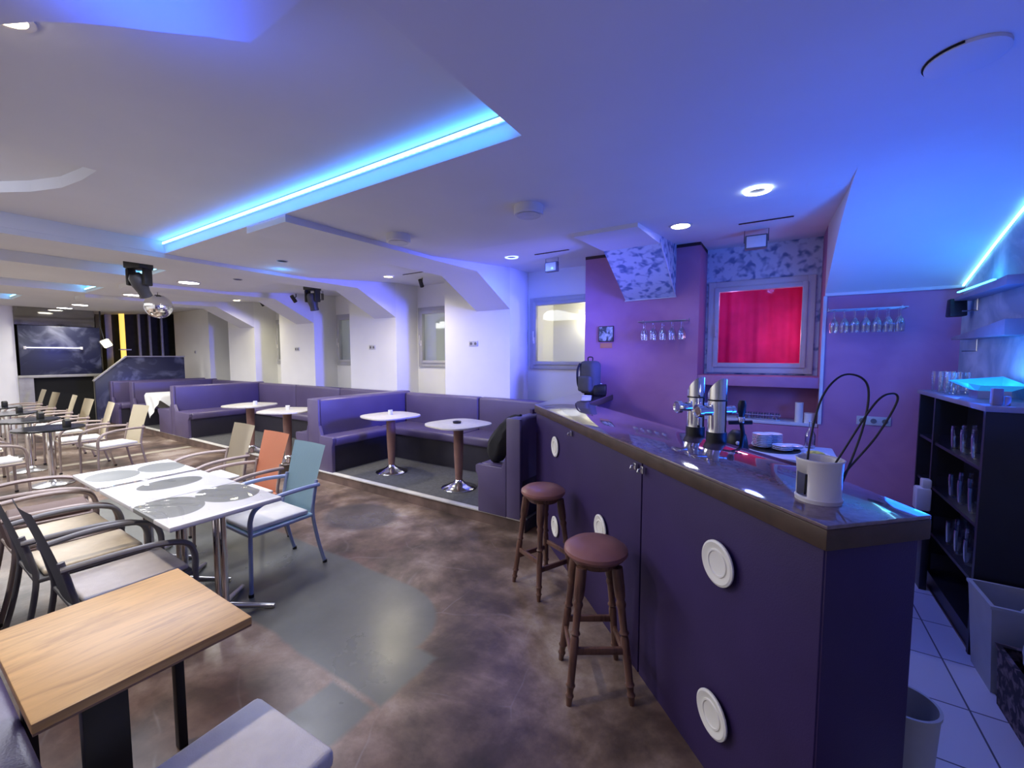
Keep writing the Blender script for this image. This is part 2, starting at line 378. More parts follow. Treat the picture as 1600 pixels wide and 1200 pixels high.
def window(n, a, b, fm, box_col, lit, curtain=False):
    """a framed pane, with an added lit shaft behind it in place of reflections"""
    r = bpy.data.objects.new('window_%d' % n, None); COL.objects.link(r); r.location = ((a+b)/2, YN, WZ0); r['kind'] = 'structure'
    w = (b-a)/2; h = WZ1-WZ0
    def bars(o0, wd, y0, y1):
        m = MB()
        m.box(-w+o0, y0, o0, -w+o0+wd, y1, h-o0, .006).box(w-o0-wd, y0, o0, w-o0, y1, h-o0, .006)
        m.box(-w+o0+wd-.002, y0+.002, o0, w-o0-wd+.002, y1-.002, o0+wd, .006).box(-w+o0+wd-.002, y0+.002, h-o0-wd, w-o0-wd+.002, y1-.002, h-o0, .006); return m
    bars(-.015, .075, -.035, .03).obj('frame', fm, r)
    sash = bars(.05, .05, -.055, .02).obj('sash', fm, r)
    MB().box(-w+.08, -.015, .08, w-.08, -.009, h-.08).obj('pane', 'glass', r, smooth=False)
    hd = MB().tube([(-w+.075, -.06, .40), (-w+.075, -.085, .40), (-w+.075, -.085, .54)], .008); hd.box(-w+.06, -.065, .36, -w+.09, -.055, .45, .004)
    hd.obj('handle', 'plastic', sash)
    s = MB(); D = .75
    s.faces([(-w-.02, .04, -.06), (w+.02, .04, -.06), (w+.02, D, -.06), (-w-.02, D, -.06), (-w-.02, .04, h+.1), (w+.02, .04, h+.1), (w+.02, D, h+.1), (-w-.02, D, h+.1)],
            [(0, 1, 2, 3), (4, 7, 6, 5), (3, 2, 6, 7), (0, 3, 7, 4), (1, 5, 6, 2)])
    s.obj('shaft', box_col, r, smooth=False)
    if curtain:  # made-up red curtain carries the glow of the red window
        pts = [(-w+i*2*w/48, .50+.018*math.sin(i*.45)+.006*math.sin(i*1.3)) for i in range(49)]
        MB().prism(pts+[(p[0], p[1]+.006) for p in pts[::-1]], -.05, h+.08).obj('curtain', 'redcurt', r)
    if lit:
        MB().sphere((.12, .70, h-.27), .035, 16, 10).obj('lamp', 'e_warm', r)  # made-up lamp in place of a spotlight mirrored in the pane
        light('POINT', 'reflection lamp', ((a+b)/2+.12, YN+.60, WZ1-.30), lit[0], lit[1], .04)
    return r
window(1, -3.14, -2.12, 'frame', 'wall', (5.5, (1, .88, .6)))
window(2, -5.43, -4.44, 'frame', 'wall', (1.2, (.85, .9, 1)))
window(3, -7.78, -6.76, 'frame', 'wall', (.9, (.75, .8, 1)))
window(4, -10.1, -9.14, 'frame', 'wall', (1., (1, .95, .75)))
window(5, -12.39, -11.44, 'frame', 'wall', (.5, (.75, .8, 1)))
window(6, -.72, .27, 'framew', 'redcurt', None, True)
light('POINT', 'red window fill', (.0, YN+.10, 1.86), 2.6, (1, .40, .60), .05)  # unseen lights added behind the pane for its red and violet glow
light('POINT', 'violet window fill', (-.5, YN+.12, 2.3), .8, (.8, .35, 1.), .05)

# right, behind and far ends
struct(MB().box(XR, YB, 0, XR+.1, 6, 3.1).obj('wall_right', 'rag'))
struct(MB().box(XL, YB-.1, 0, XR+.1, YB, 3.1).obj('wall_front', 'wall'))
struct(MB().box(XL-.1, YB, 0, XL, 6.2, 3.2).obj('wall_left', 'curtain'))
struct(MB().box(-14.3, YB, 0, -13.95, 1.88, 3.0).obj('wall_stub', 'wall'))

# ceiling: flat field with coffers cut out, then the part that climbs to the window wall
cofA = [(-5.484, 1.81), (-1.1, 1.81), (-1.1, .785), (-1.57, .79), (-1.66, .70), (-1.77, .605), (-1.86, .52), (-1.95, .445), (-2.05, .375), (-2.17, .313), (-2.4, .21), (-2.7, .10), (-3.1, -.02), (-3.6, -.12), (-4.3, -.2), (-5.484, -.25)]
cofB = [(-7.4, 2.17), (-6.54, 2.17), (-6.54, -.6), (-7.4, -.6)]
cofC = [(-9.95, 2.17), (-8.97, 2.17), (-8.97, -.6), (-9.95, -.6)]
cofD = [(-12.3, 1.66), (-11.3, 1.66), (-11.3, -.6), (-12.3, -.6)]
pocket = [(-3.77, .91), (-4.05, .90), (-4.36, .86), (-4.65, .76), (-4.9, .62), (-5.1, .4), (-5.2, .2), (-5.1, -.05), (-3.76, -.02)]
YS = 3.42
mb = MB()
mb.sheet([(XL, YB), (XR, YB), (XR, YS), (XL, YS)], [cofA, cofB, cofC, cofD], lambda p: (p[0], p[1], ZC))
def up_walls(mb, loop, z0, z1):
    n = len(loop)
    for i in range(n):
        a, b = loop[i], loop[(i+1) % n]
        mb.faces([(a[0], a[1], z0), (b[0], b[1], z0), (b[0], b[1], z1), (a[0], a[1], z1)], [(0, 1, 2, 3)])
ZR = 2.845
up_walls(mb, cofA, ZC, ZR); mb.sheet(cofA, [pocket], lambda p: (p[0], p[1], ZR))
up_walls(mb, pocket, ZR, ZR+.08); mb.sheet(pocket, [], lambda p: (p[0], p[1], ZR+.08))
for c in (cofB, cofC, cofD): up_walls(mb, c, ZC, ZR); mb.sheet(c, [], lambda p: (p[0], p[1], ZR))
mb.faces([(XL, YS, ZC), (.33, YS, ZC), (.33, YW, 2.87), (XL, YW, 2.87), (.33, 6.2, 2.9), (XL, 6.2, 2.9)], [(0, 1, 2, 3), (3, 2, 4, 5)])
struct(mb.obj('ceiling', 'ceiling', smooth=False))
struct(MB().box(XL-.1, YB-.1, 3.12, XR+.2, 6.3, 3.2).obj('ceiling_slab', 'ceiling'))
# the vault that comes down on the bar wall
prof = [(3.1, ZC+.001), (3.35, 2.70), (3.6, 2.66), (3.86, 2.605), (4.14, 2.52), (4.45, 2.41), (4.7, 2.32), (YW, 2.225), (YW, 3.1), (3.1, 3.1)]
struct(MB().prism(prof, .33, XR, axis='X').obj('ceiling_vault', 'ceiling', ang=60))
# ribs with haunches at the piers
def rib(n, x0, x1, y0, zb, m='ceiling', spotted=False):
    z2 = zb+.03
    struct(MB().prism([(y0, zb), (4.2, z2), (4.2, 3.05), (y0, 3.05)], x0, x1, axis='X').obj('trim_%d' % n, m, smooth=False))
    struct(MB().prism([(4.2, z2), (YW, 2.30), (YW, 3.05), (4.2, 3.05)], x0, x1, axis='X').obj('trim_%d' % (n+10), 'leopard' if spotted else m, smooth=False))
rib(3, -1.57, -1.01, 3.46, 2.69, spotted=True)
rib(4, -3.78, -3.2, 1.815, 2.665)
rib(5, -6.03, -5.49, -2.5, 2.655)
rib(6, -8.45, -7.84, 2.2, 2.66)
rib(7, -10.8, -10.16, 2.2, 2.66)
struct(MB().tube([(-1.005, 4.2, 2.73), (-1.005, YW-.01, 2.305), (-1.575, YW-.01, 2.295)], .008).obj('trim_8', 'appl'))

# ------------------------------------------------------------------ led strips
def led(name, label, x0, x1, y, z, n, m='e_led', back=True):
    r = thing(name, label, 'led strip', ((x0+x1)/2, y, z), group='led strips in the ceiling recesses')
    h = (x1-x0)/2
    MB().box(-h, -.012, -.016, h, 0, .016).obj('channel', 'plastic', r)
    d = MB()
    d.box(-h, -.02, -.010, h, -.013, .010)
    for i in range(n):
        xx = -h+(i+.5)*2*h/n; d.box(xx-.009, -.026, -.016, xx+.009, -.018, -.004)
    d.obj('diodes', m, r)
    return r
led('led_strip', 'long cyan LED strip along the edge of the biggest ceiling recess', -5.47, -1.11, 1.808, 2.822, 90, 'e_led2')
led('led_strip', 'short cyan LED strip behind the ceiling moving head lamp', -7.38, -6.56, 2.166, 2.775, 14, 'e_led2')
led('led_strip', 'short cyan LED strip over the stage lamp, two recesses past the moving head lamp', -9.93, -8.99, 2.166, 2.775, 14, 'e_led2')
led('led_strip', 'cyan LED strip beside the white wall stub at the far end', -12.28, -11.32, 1.656, 2.775, 12, 'e_led2')
BL = (.06, .34, 1.)
light('AREA', 'led glow', (-3.3, 1.755, 2.73), 4.5, (.004, .17, 1), 4.3, (PI+math.radians(-25), 0, 0), sy=.05)
for x, y, w in ((-6.97, 2.12, .8), (-9.45, 2.12, .9), (-11.8, 1.62, .9)):
    light('AREA', 'led glow', (x, y, 2.79), 1.2, (.03, .36, 1), w, (PI+math.radians(-20), 0, 0), sy=.03)
light('AREA', 'led glow', (-3.3, 1.765, 2.80), .7, (.02, .55, 1), 4.3, (PI, 0, 0), sy=.02)

# ------------------------------------------------------------------ bar
def bar():
    r = thing('bar_counter', 'long angled purple bar counter with a polished brown stone top', 'bar counter')
    A, B, C_, C2, D, E_, F_ = (-1.95, 3.447), (.123, 1.393), (.385, 1.652), (.13, 2.10), (-1.573, 3.84), (-1.70, 4.94), (-2.13, 4.94)
    top = MB().prism([A, B, C_, C2, D, E_, F_], 1.178, 1.19, .003); top.obj('countertop', 'bartop', r)
    MB().prism([(-1.951, 3.446), (.123, 1.392), (.386, 1.652), (.13, 2.10), (-1.573, 3.84), (-1.70, 4.94), (-2.131, 4.94)], 1.118, 1.178, .004).obj('edging', 'baredge', r)
    k = .014
    def front(t0, t1):
        ax, ay = A[0]+(B[0]-A[0])*t0, A[1]+(B[1]-A[1])*t0; bx, by = A[0]+(B[0]-A[0])*t1, A[1]+(B[1]-A[1])*t1
        return MB().prism([(ax+k, ay+k), (bx+k, by+k), (bx+k+.03, by+k+.03), (ax+k+.03, ay+k+.03)], 0, 1.116, .003)
    fp = front(.0, .658).obj('front_panel', 'barfront', r); fq = front(.662, .992).obj('front_panel', 'barfront', r)
    for par, xs in ((fp, (-1.27, -.61)), (fq, (-.56,))):
        for x in xs:
            c = MB().box(-.012, -.004, -.018, .012, .004, .018, .002); c.tube([(0, -.004, .008), (0, -.022, .004), (0, -.026, -.008), (0, -.018, -.016)], .004, 8)
            c.obj('hook', 'steel', par, (x+.001, 1.501-x+.012, 1.085), -PI/4)
    MB().prism([(.128, 1.424), (.360, 1.652), (.31, 1.70), (.08, 1.47)], 0, 1.116, .003).obj('end_panel', 'barfront', r)
    MB().prism([(-2.10, 3.62), (-2.06, 3.60), (-2.06, 4.93), (-2.10, 4.93)], 0, 1.116).obj('return_panel', 'barfront', r)
    MB().prism([(-1.60, 3.76), (.04, 2.02), (.02, 2.0), (-1.62, 3.74)], 0, 1.116).obj('inner_panel', 'cab', r)
    return r
bar()
ck = .70710678
discs = [((-1.549, 3.024, .909), 'topmost white disc at the far end of the purple bar front, beside the bench'), ((-1.54, 3.015, .244), 'low white disc on the bar front, seen between the legs of the farther stool'),
         ((-.919, 2.394, .59), 'white disc on the bar front half hidden behind the nearer stool seat'), ((-.19, 1.665, .881), 'large white disc on the near bar front, just under the counter'), ((-.193, 1.668, .283), 'large white disc low on the near bar front, close to the floor')]
first = None
for (x, y, z), lb in discs:
    loc = (x-.002-.5*(x+y-1.526), y-.002-.5*(x+y-1.526), z)
    if first is None:
        first = thing('wall_disc', lb, 'disc', loc, (PI/2, 0, -PI/4), 'white discs on the bar front')
        MB().lathe([(0, 0), (.07, 0), (.083, .004), (.083, .010), (.075, .014), (.06, .010), (.055, .008), (0, .009)], 40).obj('plate', 'disc', first)
        MB().lathe([(.052, .008), (.050, .012), (.044, .012), (.042, .008)], 40).obj('rim', 'disc', first)
    else: dup(first, loc, None, lb)

# stools
def stool():
    r = thing('bar_stool', 'wooden bar stool nearest the camera, with a round reddish brown seat', 'bar stool', (-.742, 1.935, 0), math.radians(33), 'wooden bar stools')
    MB().lathe([(0, .66), (.10, .66), (.145, .668), (.157, .685), (.155, .70), (.13, .718), (.07, .727), (0, .729)], 40).obj('seat', 'seatwood', r)
    MB().lathe([(0, .625), (.105, .625), (.115, .64), (.115, .661), (0, .661)], 32).obj('seat_base', 'darkwood', r)
    for sx in (-1, 1):
        for sy in (-1, 1):
            top = Vector((sx*.085, sy*.085, .64)); bot = Vector((sx*.15, sy*.15, 0.))
            prof = [(0, .013), (.05, .016), (.07, .021), (.09, .015), (.13, .018), (.145, .023), (.16, .018), (.30, .019), (.47, .021), (.50, .016), (.52, .024), (.54, .017), (.70, .019), (.73, .025), (.76, .018), (.79, .025), (.86, .027), (1., .027)]
            MB().tube([bot.lerp(top, q) for q, _ in prof], [w for _, w in prof], 12).obj('leg', 'darkwood', r)
    def at(h): return .15-(.15-.085)*h/.64
    for i in range(4):
        h = .20 if i % 2 else .25; e = at(h)
        d = [((-e, -e), (e, -e)), ((e, -e), (e, e)), ((e, e), (-e, e)), ((-e, e), (-e, -e))][i]
        v = (Vector((*d[1], 0))-Vector((*d[0], 0))); ln = v.length; a = math.atan2(v.y, v.x)
        m4 = Matrix.Translation(((d[0][0]+d[1][0])/2, (d[0][1]+d[1][1])/2, h)) @ Matrix.Rotation(a, 4, 'Z')
        MB().box(-ln/2, -.009, -.017, ln/2, .009, .017, .004, M4=m4).obj('stretcher', 'darkwood', r)
    return r
s1 = stool()
dup(s1, (-1.39, 2.585, 0), math.radians(-24), 'farther wooden bar stool, standing by the end of the purple bench')

# beer taps on the counter's inner edge
def tap():
    r = thing('beer_tap', 'slanted chrome beer tap column nearer to the white pot', 'beer tap', (-.275, 2.46, 1.19), math.radians(-45), 'beer tap columns')
    b = bmesh.new(); seg = 32; R = .047
    lo = [b.verts.new((R*math.cos(2*PI*i/seg), R*math.sin(2*PI*i/seg), .055)) for i in range(seg)]
    hi = [b.verts.new((R*math.cos(2*PI*i/seg), R*math.sin(2*PI*i/seg), .285+.058*math.cos(2*PI*i/seg)/1.)) for i in range(seg)]
    for i in range(seg): b.faces.new((lo[i], lo[(i+1) % seg], hi[(i+1) % seg], hi[i]))
    b.faces.new(hi); b.faces.new(lo[::-1])
    m = MB(); m._merge(b); m.obj('column', 'chrome', r, ang=50)
    MB().lathe([(.051, 0), (.051, .055), (0, .055)], 32).obj('base_collar', 'black', r)
    MB().lathe([(.0485, .222), (.0485, .230)], 32).obj('ring', 'black', r)
    rt = Matrix.Rotation(PI/2, 4, 'X')
    MB().lathe([(.026, .0), (.026, .07), (.036, .072), (.036, .092), (.032, .096), (.026, .092), (.022, .088), (0, .088)], 24, M4=Matrix.Translation((-.0, -.03, .17)) @ rt).obj('nozzle', 'chrome', r)
    MB().lathe([(.020, 0), (.020, .05), (.024, .052), (.024, .07), (0, .07)], 24, M4=Matrix.Translation((0, .03, .17)) @ Matrix.Rotation(-PI/2, 4, 'X')).obj('valve', 'chrome', r)
    return r
t1 = tap()
dup(t1, (-.40, 2.59, 1.19), None, 'slanted chrome beer tap column farther along the bar from the white pot')
hb = thing('tap_handle', 'black handled tap lever standing up behind the beer columns', 'tap handle', (-.17, 2.62, 1.12))
MB().tube([(0, 0, .0), (.01, 0, .10), (.0, 0, .16)], .011).tube([(-.06, -.02, .16), (.05, .02, .165)], .012).obj('lever', 'black', hb)
MB().lathe([(.010, .16), (.014, .19), (.014, .205), (.020, .22), (.022, .26), (.016, .285), (0, .288)], 16).obj('grip', 'black', hb)
MB().lathe([(.016, .163), (.018, .18), (.012, .20)], 16).obj('collar', 'chrome', hb)
MB().box(-.03, -.03, -.2, .03, .03, .01, .005).obj('mount', 'steel', hb)

# white pot with cable loops
pot = thing('plastic_pot', 'white plastic pot with a notch standing on the near end of the bar', 'pot', (.117, 1.635, 1.19), math.radians(20))
b = bmesh.new(); seg = 48; prof = [(.062, 0), (.064, .012), (.060, .018), (.060, .09), (.063, .128), (.066, .135)]
ring = []
notch = lambda a, z: abs(((a-math.radians(190)+PI) % (2*PI))-PI) < math.radians(26) and .02 < z < .10
for i in range(seg):
    a = 2*PI*i/seg; ring.append([b.verts.new((r_*math.cos(a), r_*math.sin(a), z)) for r_, z in prof])
for i in range(seg):
    for k in range(len(prof)-1):
        am = 2*PI*(i+.5)/seg; zm = (prof[k][1]+prof[k+1][1])/2
        if notch(am, zm): continue
        A, B = ring[i], ring[(i+1) % seg]; b.faces.new((A[k], B[k], B[k+1], A[k+1]))
b.faces.new([ring[i][0] for i in range(seg)][::-1])
m = MB(); m._merge(b); body = m.obj('body', 'plastic', pot)
sm = body.modifiers.new('thick', 'SOLIDIFY'); sm.thickness = .004; sm.offset = -1
cbl = thing('cable', 'black cable bent into tall loops sticking out of the white pot', 'cable', (.117, 1.635, 1.19))
def bez(ps, n=28):
    out = []; P = [Vector(p) for p in ps]
    P = [P[0]*2-P[1]]+P+[P[-1]*2-P[-2]]
    for i in range(1, len(P)-2):
        for k in range(n//(len(P)-3)+1):
            t = k/(n//(len(P)-3)+1)
            p0, p1, p2, p3 = P[i-1:i+3]
            out.append(.5*((2*p1)+(p2-p0)*t+(2*p0-5*p1+4*p2-p3)*t*t+(3*p1-p0-3*p2+p3)*t**3))
    out.append(P[-2]); return out
MB().tube(bez([(-.035, .0, .012), (-.028, 0, .18), (.0, .02, .33), (.055, .05, .40), (.115, .07, .37), (.11, .06, .24), (.06, .03, .05), (.045, .02, .012)], 60), .0031, 8).obj('tall_loop', 'cable', cbl)
MB().tube(bez([(-.01, .0, .012), (.05, .02, .14), (.13, .045, .31), (.172, .06, .345), (.186, .065, .32), (.14, .05, .21), (.065, .02, .09), (.03, .0, .012)], 60), .0031, 8).obj('leaning_loop', 'cable', cbl)

# things at the far end of the bar
bp = thing('backpack', 'charcoal backpack standing upright on the far end of the bar', 'backpack', (-1.93, 4.77, 1.19), math.radians(-20))
bb = MB()
for z0, z1, w, d in ((0, .40, .125, .085),):
    bb.box(-w, -d, z0, w, d, z1, .06, 4)
bb.obj('body', 'bagfab', bp)
MB().box(-.10, -.125, .03, .10, -.06, .22, .03, 3).obj('front_pocket', 'bagfab', bp)
MB().tube(bez([(-.035, 0, .39), (-.033, 0, .44), (.033, 0, .44), (.035, 0, .39)], 16), .007).obj('handle', 'blackfab', bp)
MB().tube(bez([(-.085, -.085, .37), (-.105, -.11, .28), (-.10, -.105, .12), (-.07, -.08, .04)], 20), .013, 8).obj('strap', 'blackfab', bp)
MB().box(-.135, -.075, .045, -.127, -.055, .075, .001).obj('tag', 'paper', bp)
pr = thing('receipt_printer', 'dark receipt printer on the bar beside the backpack', 'printer', (-1.79, 4.74, 1.19), math.radians(15))
MB().prism([(-.07, 0), (.08, 0), (.08, .10), (.03, .125), (-.05, .11), (-.07, .06)], -.07, .07, .008, 'X').obj('body', 'black', pr)
MB().box(-.015, .03, .122, .015, .06, .132, .003).obj('button', 'paper', pr)
tag(MB().box(-.05, -.035, 0, .05, .035, .006, .001).obj('paper_slip', 'paper', None, (-1.86, 4.50, 1.19), .2), 'white paper slip lying on the bar in front of the printer', 'paper')

# ------------------------------------------------------------------ behind the bar
fr = thing('undercounter_fridge', 'white undercounter appliance with a flat top behind the bar', 'fridge', (.09, 3.62, 0))
MB().box(-.25, -.24, .02, .25, .30, .90, .01).obj('body', 'appl', fr)
MB().box(-.265, -.27, .90, .265, .31, .955, .012).obj('lid', 'appl', fr)
fd = MB().box(-.24, -.255, .1, .24, -.24, .86, .008).obj('door', 'appl', fr)
MB().tube([(-.12, -.255, .80), (-.12, -.28, .80), (.12, -.28, .80), (.12, -.255, .80)], .007, 8).obj('handle', 'steel', fd)
MB().box(-.10, -.274, .920, -.0, -.269, .930).obj('vent_slot', 'hole', fr)
ty = tag(MB().disc((0, 0), .17, 0, .008, 40, .003).obj('serving_tray', 'black', None, (-.02, 3.66, .955)), 'round black tray under the stacked saucers', 'tray')
sau = None
def saucer(loc, label):
    global sau
    if sau is None:
        sau = MB().lathe([(0, 0), (.035, 0), (.04, .003), (.062, .014), (.066, .016), (.064, .018), (.04, .007), (.0, .005)], 28).obj('saucer', 'porcelain', None, loc)
        return tag(sau, label, 'saucer', 'saucers on the black tray')
    o = sau.copy(); COL.objects.link(o); o.location = loc; o['label'] = label
ordn = ['lowest', 'second', 'third', 'fourth', 'fifth', 'sixth', 'seventh', 'eighth']
for nm, x, y, k in (('tallest saucer stack nearer the taps', -.095, 3.64, 8), ('tall saucer stack set back from the tallest', -.03, 3.76, 7), ('low saucer stack at the tray front', .035, 3.59, 3), ('low saucer stack beside the lemon plate', .10, 3.69, 2)):
    for i in range(k): saucer((x, y, .9632+i*.0125), 'white saucer, %s from the bottom of the %s' % (ordn[i], nm) if i else 'white saucer at the bottom of the %s' % nm)
lp = thing('lemon_plate', 'small white plate of yellow lemon slices on the white appliance', 'plate', (.235, 3.60, .955))
MB().lathe([(0, 0), (.045, 0), (.07, .010), (.072, .012), (.045, .005), (0, .004)], 28).obj('plate', 'porcelain', lp)
for i in range(9):
    a = i*.7; MB().disc((0, 0), .021, 0, .005, 16).obj('lemon_slice', 'lemon', lp, (.037*math.cos(a), .037*math.sin(a), .008+.001*i), (.25*math.sin(a), .25*math.cos(a), 0))
cr = thing('carafe', 'slim clear glass bottle behind the saucers', 'bottle', (.21, 3.86, .955))
MB().lathe([(0, .002), (.032, .0), (.034, .02), (.034, .10), (.012, .15), (.011, .20), (.014, .205)], 24).obj('body', 'clear', cr)
gd = thing('grinder_hopper', 'black domed machine behind the bar beside the beer taps', 'coffee grinder', (-.215, 2.98, .0))
MB().lathe([(0, 1.185), (.03, 1.18), (.052, 1.155), (.062, 1.11), (.072, 1.03), (.085, .94), (.085, .86), (0, .86)], 32).obj('hopper', 'black', gd)
MB().box(-.12, -.12, 0, .12, .12, .86, .02).obj('body', 'cab', gd)
MB().sphere((.01, -.062, 1.11), .012, 12, 8).obj('knob', 'plastic', gd)
# shelf in the recess under the red window
sh = tag(MB().box(-.76, 5.0, .955, .325, 5.31, .985, .003).obj('recess_shelf', 'appl'), 'white shelf in the dark recess under the red window', 'shelf')
for i, (x, h, r_) in enumerate(((.175, .20, .035), (.262, .10, .045))):
    lb = ['tall white cylinder on the shelf under the red window', 'short wide white cylinder on the shelf under the red window'][i]
    o = thing('canister', lb, 'canister', (x, 5.07, .985), group='white canisters')
    MB().lathe([(0, 0), (r_, 0), (r_, h*.9), (0, h*.9)], 28).obj('body', 'plastic', o); MB().lathe([(0, h*.9), (r_*1.02, h*.9), (r_*1.02, h), (0, h)], 28).obj('lid', 'plastic', o)
gt = thing('glass_tray', 'rack of upturned small glasses on the shelf under the red window', 'tray', (-.18, 5.09, .985))
MB().box(-.20, -.06, 0, .20, .06, .012, .004).obj('tray', 'steel', gt)
MB().tube([(-.2, -.06, .055), (.2, -.06, .055), (.2, .06, .055), (-.2, .06, .055)], .003, 6, True).obj('rail', 'chrome', gt)
sg = None
for i in range(8):
    for j in range(2):
        loc = (-.18-.175+i*.05, 5.09-.028+j*.056, .997)
        lb = 'small upturned glass, %s along the %s row of the rack under the red window' % (ordn[i] if i else 'first', ['front', 'rear'][j])
        if sg is None: sg = tag(MB().lathe([(.021, 0), (.019, .062), (.0, .064)], 14).obj('shot_glass', 'clear', None, loc), lb, 'glass', 'upturned glasses under the red window')
        else: o = sg.copy(); COL.objects.link(o); o.location = loc; o['label'] = lb
# hanging glass racks
def wine():
    return [(.031, -.002), (.031, .0), (.006, .006), (.004, .012), (.004, .075), (.014, .085), (.030, .115), (.033, .15), (.029, .205)]
wg = None
def rack(x0, x1, y, z, n, where, lab):
    r = thing('glass_rack', lab, 'glass rack', ((x0+x1)/2, y, z), group='hanging glass racks')
    h = (x1-x0)/2
    for yy in (-.10, -.02, .06): MB().tube([(-h, yy, 0), (h, yy, 0)], .005, 8).obj('rail', 'steel', r)
    for xx in (-h, h): MB().tube([(xx, -.10, 0), (xx, .10, 0), (xx, .10, .03)], .006, 8).obj('bracket', 'steel', r)
    global wg
    for i in range(n):
        for j in range(2):
            loc = (x0+(i+.5)*(x1-x0)/n, y-.06+j*.08, z+.003)
            lb = 'stemmed glass, %s of the %s row hanging %s' % (ordn[i] if i else 'first', ['front', 'rear'][j], where)
            if wg is None:
                wg = tag(MB().lathe([(a, -b_) for a, b_ in wine()], 18).obj('wine_glass', 'clear', None, loc), lb, 'glass', 'stemmed glasses hanging upside down')
            else: o = wg.copy(); COL.objects.link(o); o.location = loc; o['label'] = lb
rack(-1.36, -.86, 4.85, 2.03, 5, 'from the rack on the pink wall', 'chrome hanging rack on the pink wall beside the spotted haunch')
rack(.36, .88, 4.85, 2.06, 7, 'from the rack under the blue vault', 'chrome hanging rack on the purple wall under the blue vault')
# picture and note
pc = thing('small_picture', 'small dark framed picture on the pink wall above the backpack', 'picture', (-1.80, YW, 1.915))
MB().box(-.095, -.018, -.095, .095, 0, .095, .004).obj('frame', 'darktrim', pc); MB().box(-.085, -.020, -.085, .085, -.017, .085).obj('print', 'pic', pc)
tag(MB().box(-.075, -.005, -.03, .075, 0, .03, .001).obj('paper_note', 'note', None, (-1.80, YW+.001, 1.775)), 'orange note stuck on the pink wall under the small picture', 'note')
# outlets
def outlet(x, y, z, n, lb, rot=0.):
    r = thing('power_outlet', lb, 'outlet', (x, y, z), rot, 'power outlets')
    MB().box(-.04*n, -.010, -.04, .04*n, 0, .04, .005).obj('plate', 'outlet', r)
    for i in range(n): MB().lathe([(0, 0), (.022, 0), (.022, .004), (0, .004)], 16, (-.04*n+.04+.08*i, 0, 0), M4=Matrix.Translation((0, -.0095, 0)) @ Matrix.Rotation(PI/2, 4, 'X')).obj('socket', 'anthr', r)
outlet(-3.84, YW, 1.83, 2, 'double power outlet on the white pier nearest the bar')
outlet(-6.10, YW, 1.80, 2, 'double power outlet on the second white pier from the bar')
outlet(-8.45, YW, 1.79, 2, 'double power outlet on the third white pier from the bar')
outlet(.73, YW, 1.06, 3, 'triple power outlet on the purple wall behind the cable loops')
outlet(-13.3, YW, 1.75, 1, 'single switch on the farthest white wall beside the stage')
# back bar cabinet and shelves
cb = thing('back_bar_cabinet', 'tall black back bar cabinet with open shelves of glasses', 'cabinet', (0, 0, 0))
MB().box(.93, 3.22, 0, XR-.003, 3.25, 1.36).box(.95, 3.25, 0, XR-.003, 4.50, .10).box(.935, 4.48, 0, XR-.003, 4.505, 1.36).box(1.2, 3.25, .1, XR-.003, 4.48, 1.36).obj('carcass', 'cab', cb)
MB().box(.92, 3.20, 1.355, XR-.003, 4.51, 1.385, .004).obj('worktop', 'shelf', cb)
for z in (.40, .72, 1.04): MB().box(.945, 3.26, z-.02, 1.2, 4.48, z).obj('shelf', 'cab', cb)
MB().box(.935, 4.10, .1, .965, 4.13, 1.355).obj('divider', 'cab', cb)
hw = None; lv = ['bottom', 'lowest open', 'middle', 'top']
ol = ['first', 'second', 'third', 'fourth', 'fifth', 'sixth', 'seventh', 'eighth', 'ninth', 'tenth']
for k, z in enumerate((.40, .72, 1.04)):
    for i in range(8):
        loc = (1.0+.07*(i % 2), 3.34+i*.085+.02*random.random(), z+.0005)
        lb = 'beer glass, %s from the cabinet end on the %s shelf of the black cabinet' % (ol[i], lv[k+1])
        if hw is None: hw = tag(MB().lathe([(0, .002), (.028, 0), (.030, .01), (.036, .12), (.034, .15)], 16).obj('beer_glass', 'clear', None, loc), lb, 'glass', 'beer glasses in the back bar cabinet')
        else: o = hw.copy(); COL.objects.link(o); o.location = loc; o['label'] = lb
for i in range(6):
    o = hw.copy(); COL.objects.link(o); o.location = (.99+.08*(i % 2), 4.04+i*.075, 1.386); o['label'] = 'beer glass, %s from the glowing panel on the cabinet top' % ol[i]; o['group'] = 'beer glasses on the cabinet top'
sd = thing('soap_dispenser', 'white dispenser bottle standing in the dark corner of the cabinet', 'bottle', (.90, 4.02, .004))
MB().box(-.06, -.05, .56, .02, .05, .72, .012, 2).obj('body', 'plastic', sd); MB().box(-.03, -.035, .72, .02, .035, .78, .008).obj('cap', 'plastic', sd); MB().box(-.02, -.06, .0, .02, .06, .56, .005).obj('post', 'cab', sd)
lpn = thing('light_panel', 'glowing cyan glass panel lamp on top of the black cabinet', 'lamp', (1.10, 3.78, 1.386))
MB().lathe([(0, 0), (.10, 0), (.10, .05), (0, .05)], 4, M4=Matrix.Rotation(PI/4, 4, 'Z')).obj('housing', 'steel', lpn)
MB().faces([(-.10, -.22, .09), (.10, -.20, .09), (.12, .22, .13), (-.14, .20, .10), (-.07, -.07, .05), (.07, -.07, .05), (.07, .07, .05), (-.07, .07, .05)], [(0, 1, 5, 4), (1, 2, 6, 5), (2, 3, 7, 6), (3, 0, 4, 7), (4, 5, 6, 7)]).obj('glass_tray', 'e_cyan', lpn, smooth=False)
MB().lathe([(0, .052), (.04, .052), (.045, .065), (.03, .075), (0, .078)], 24).obj('lamp', 'e_cyanhot', lpn)
bxs = thing('salt_box', 'small pale box near the edge of the cabinet top', 'box', (.985, 3.29, 1.386)); MB().box(-.02, -.02, 0, .02, .02, .09, .004).obj('body', 'shelf', bxs); MB().box(.025, -.03, 0, .045, .0, .05, .004).obj('flap', 'shelf', bxs)
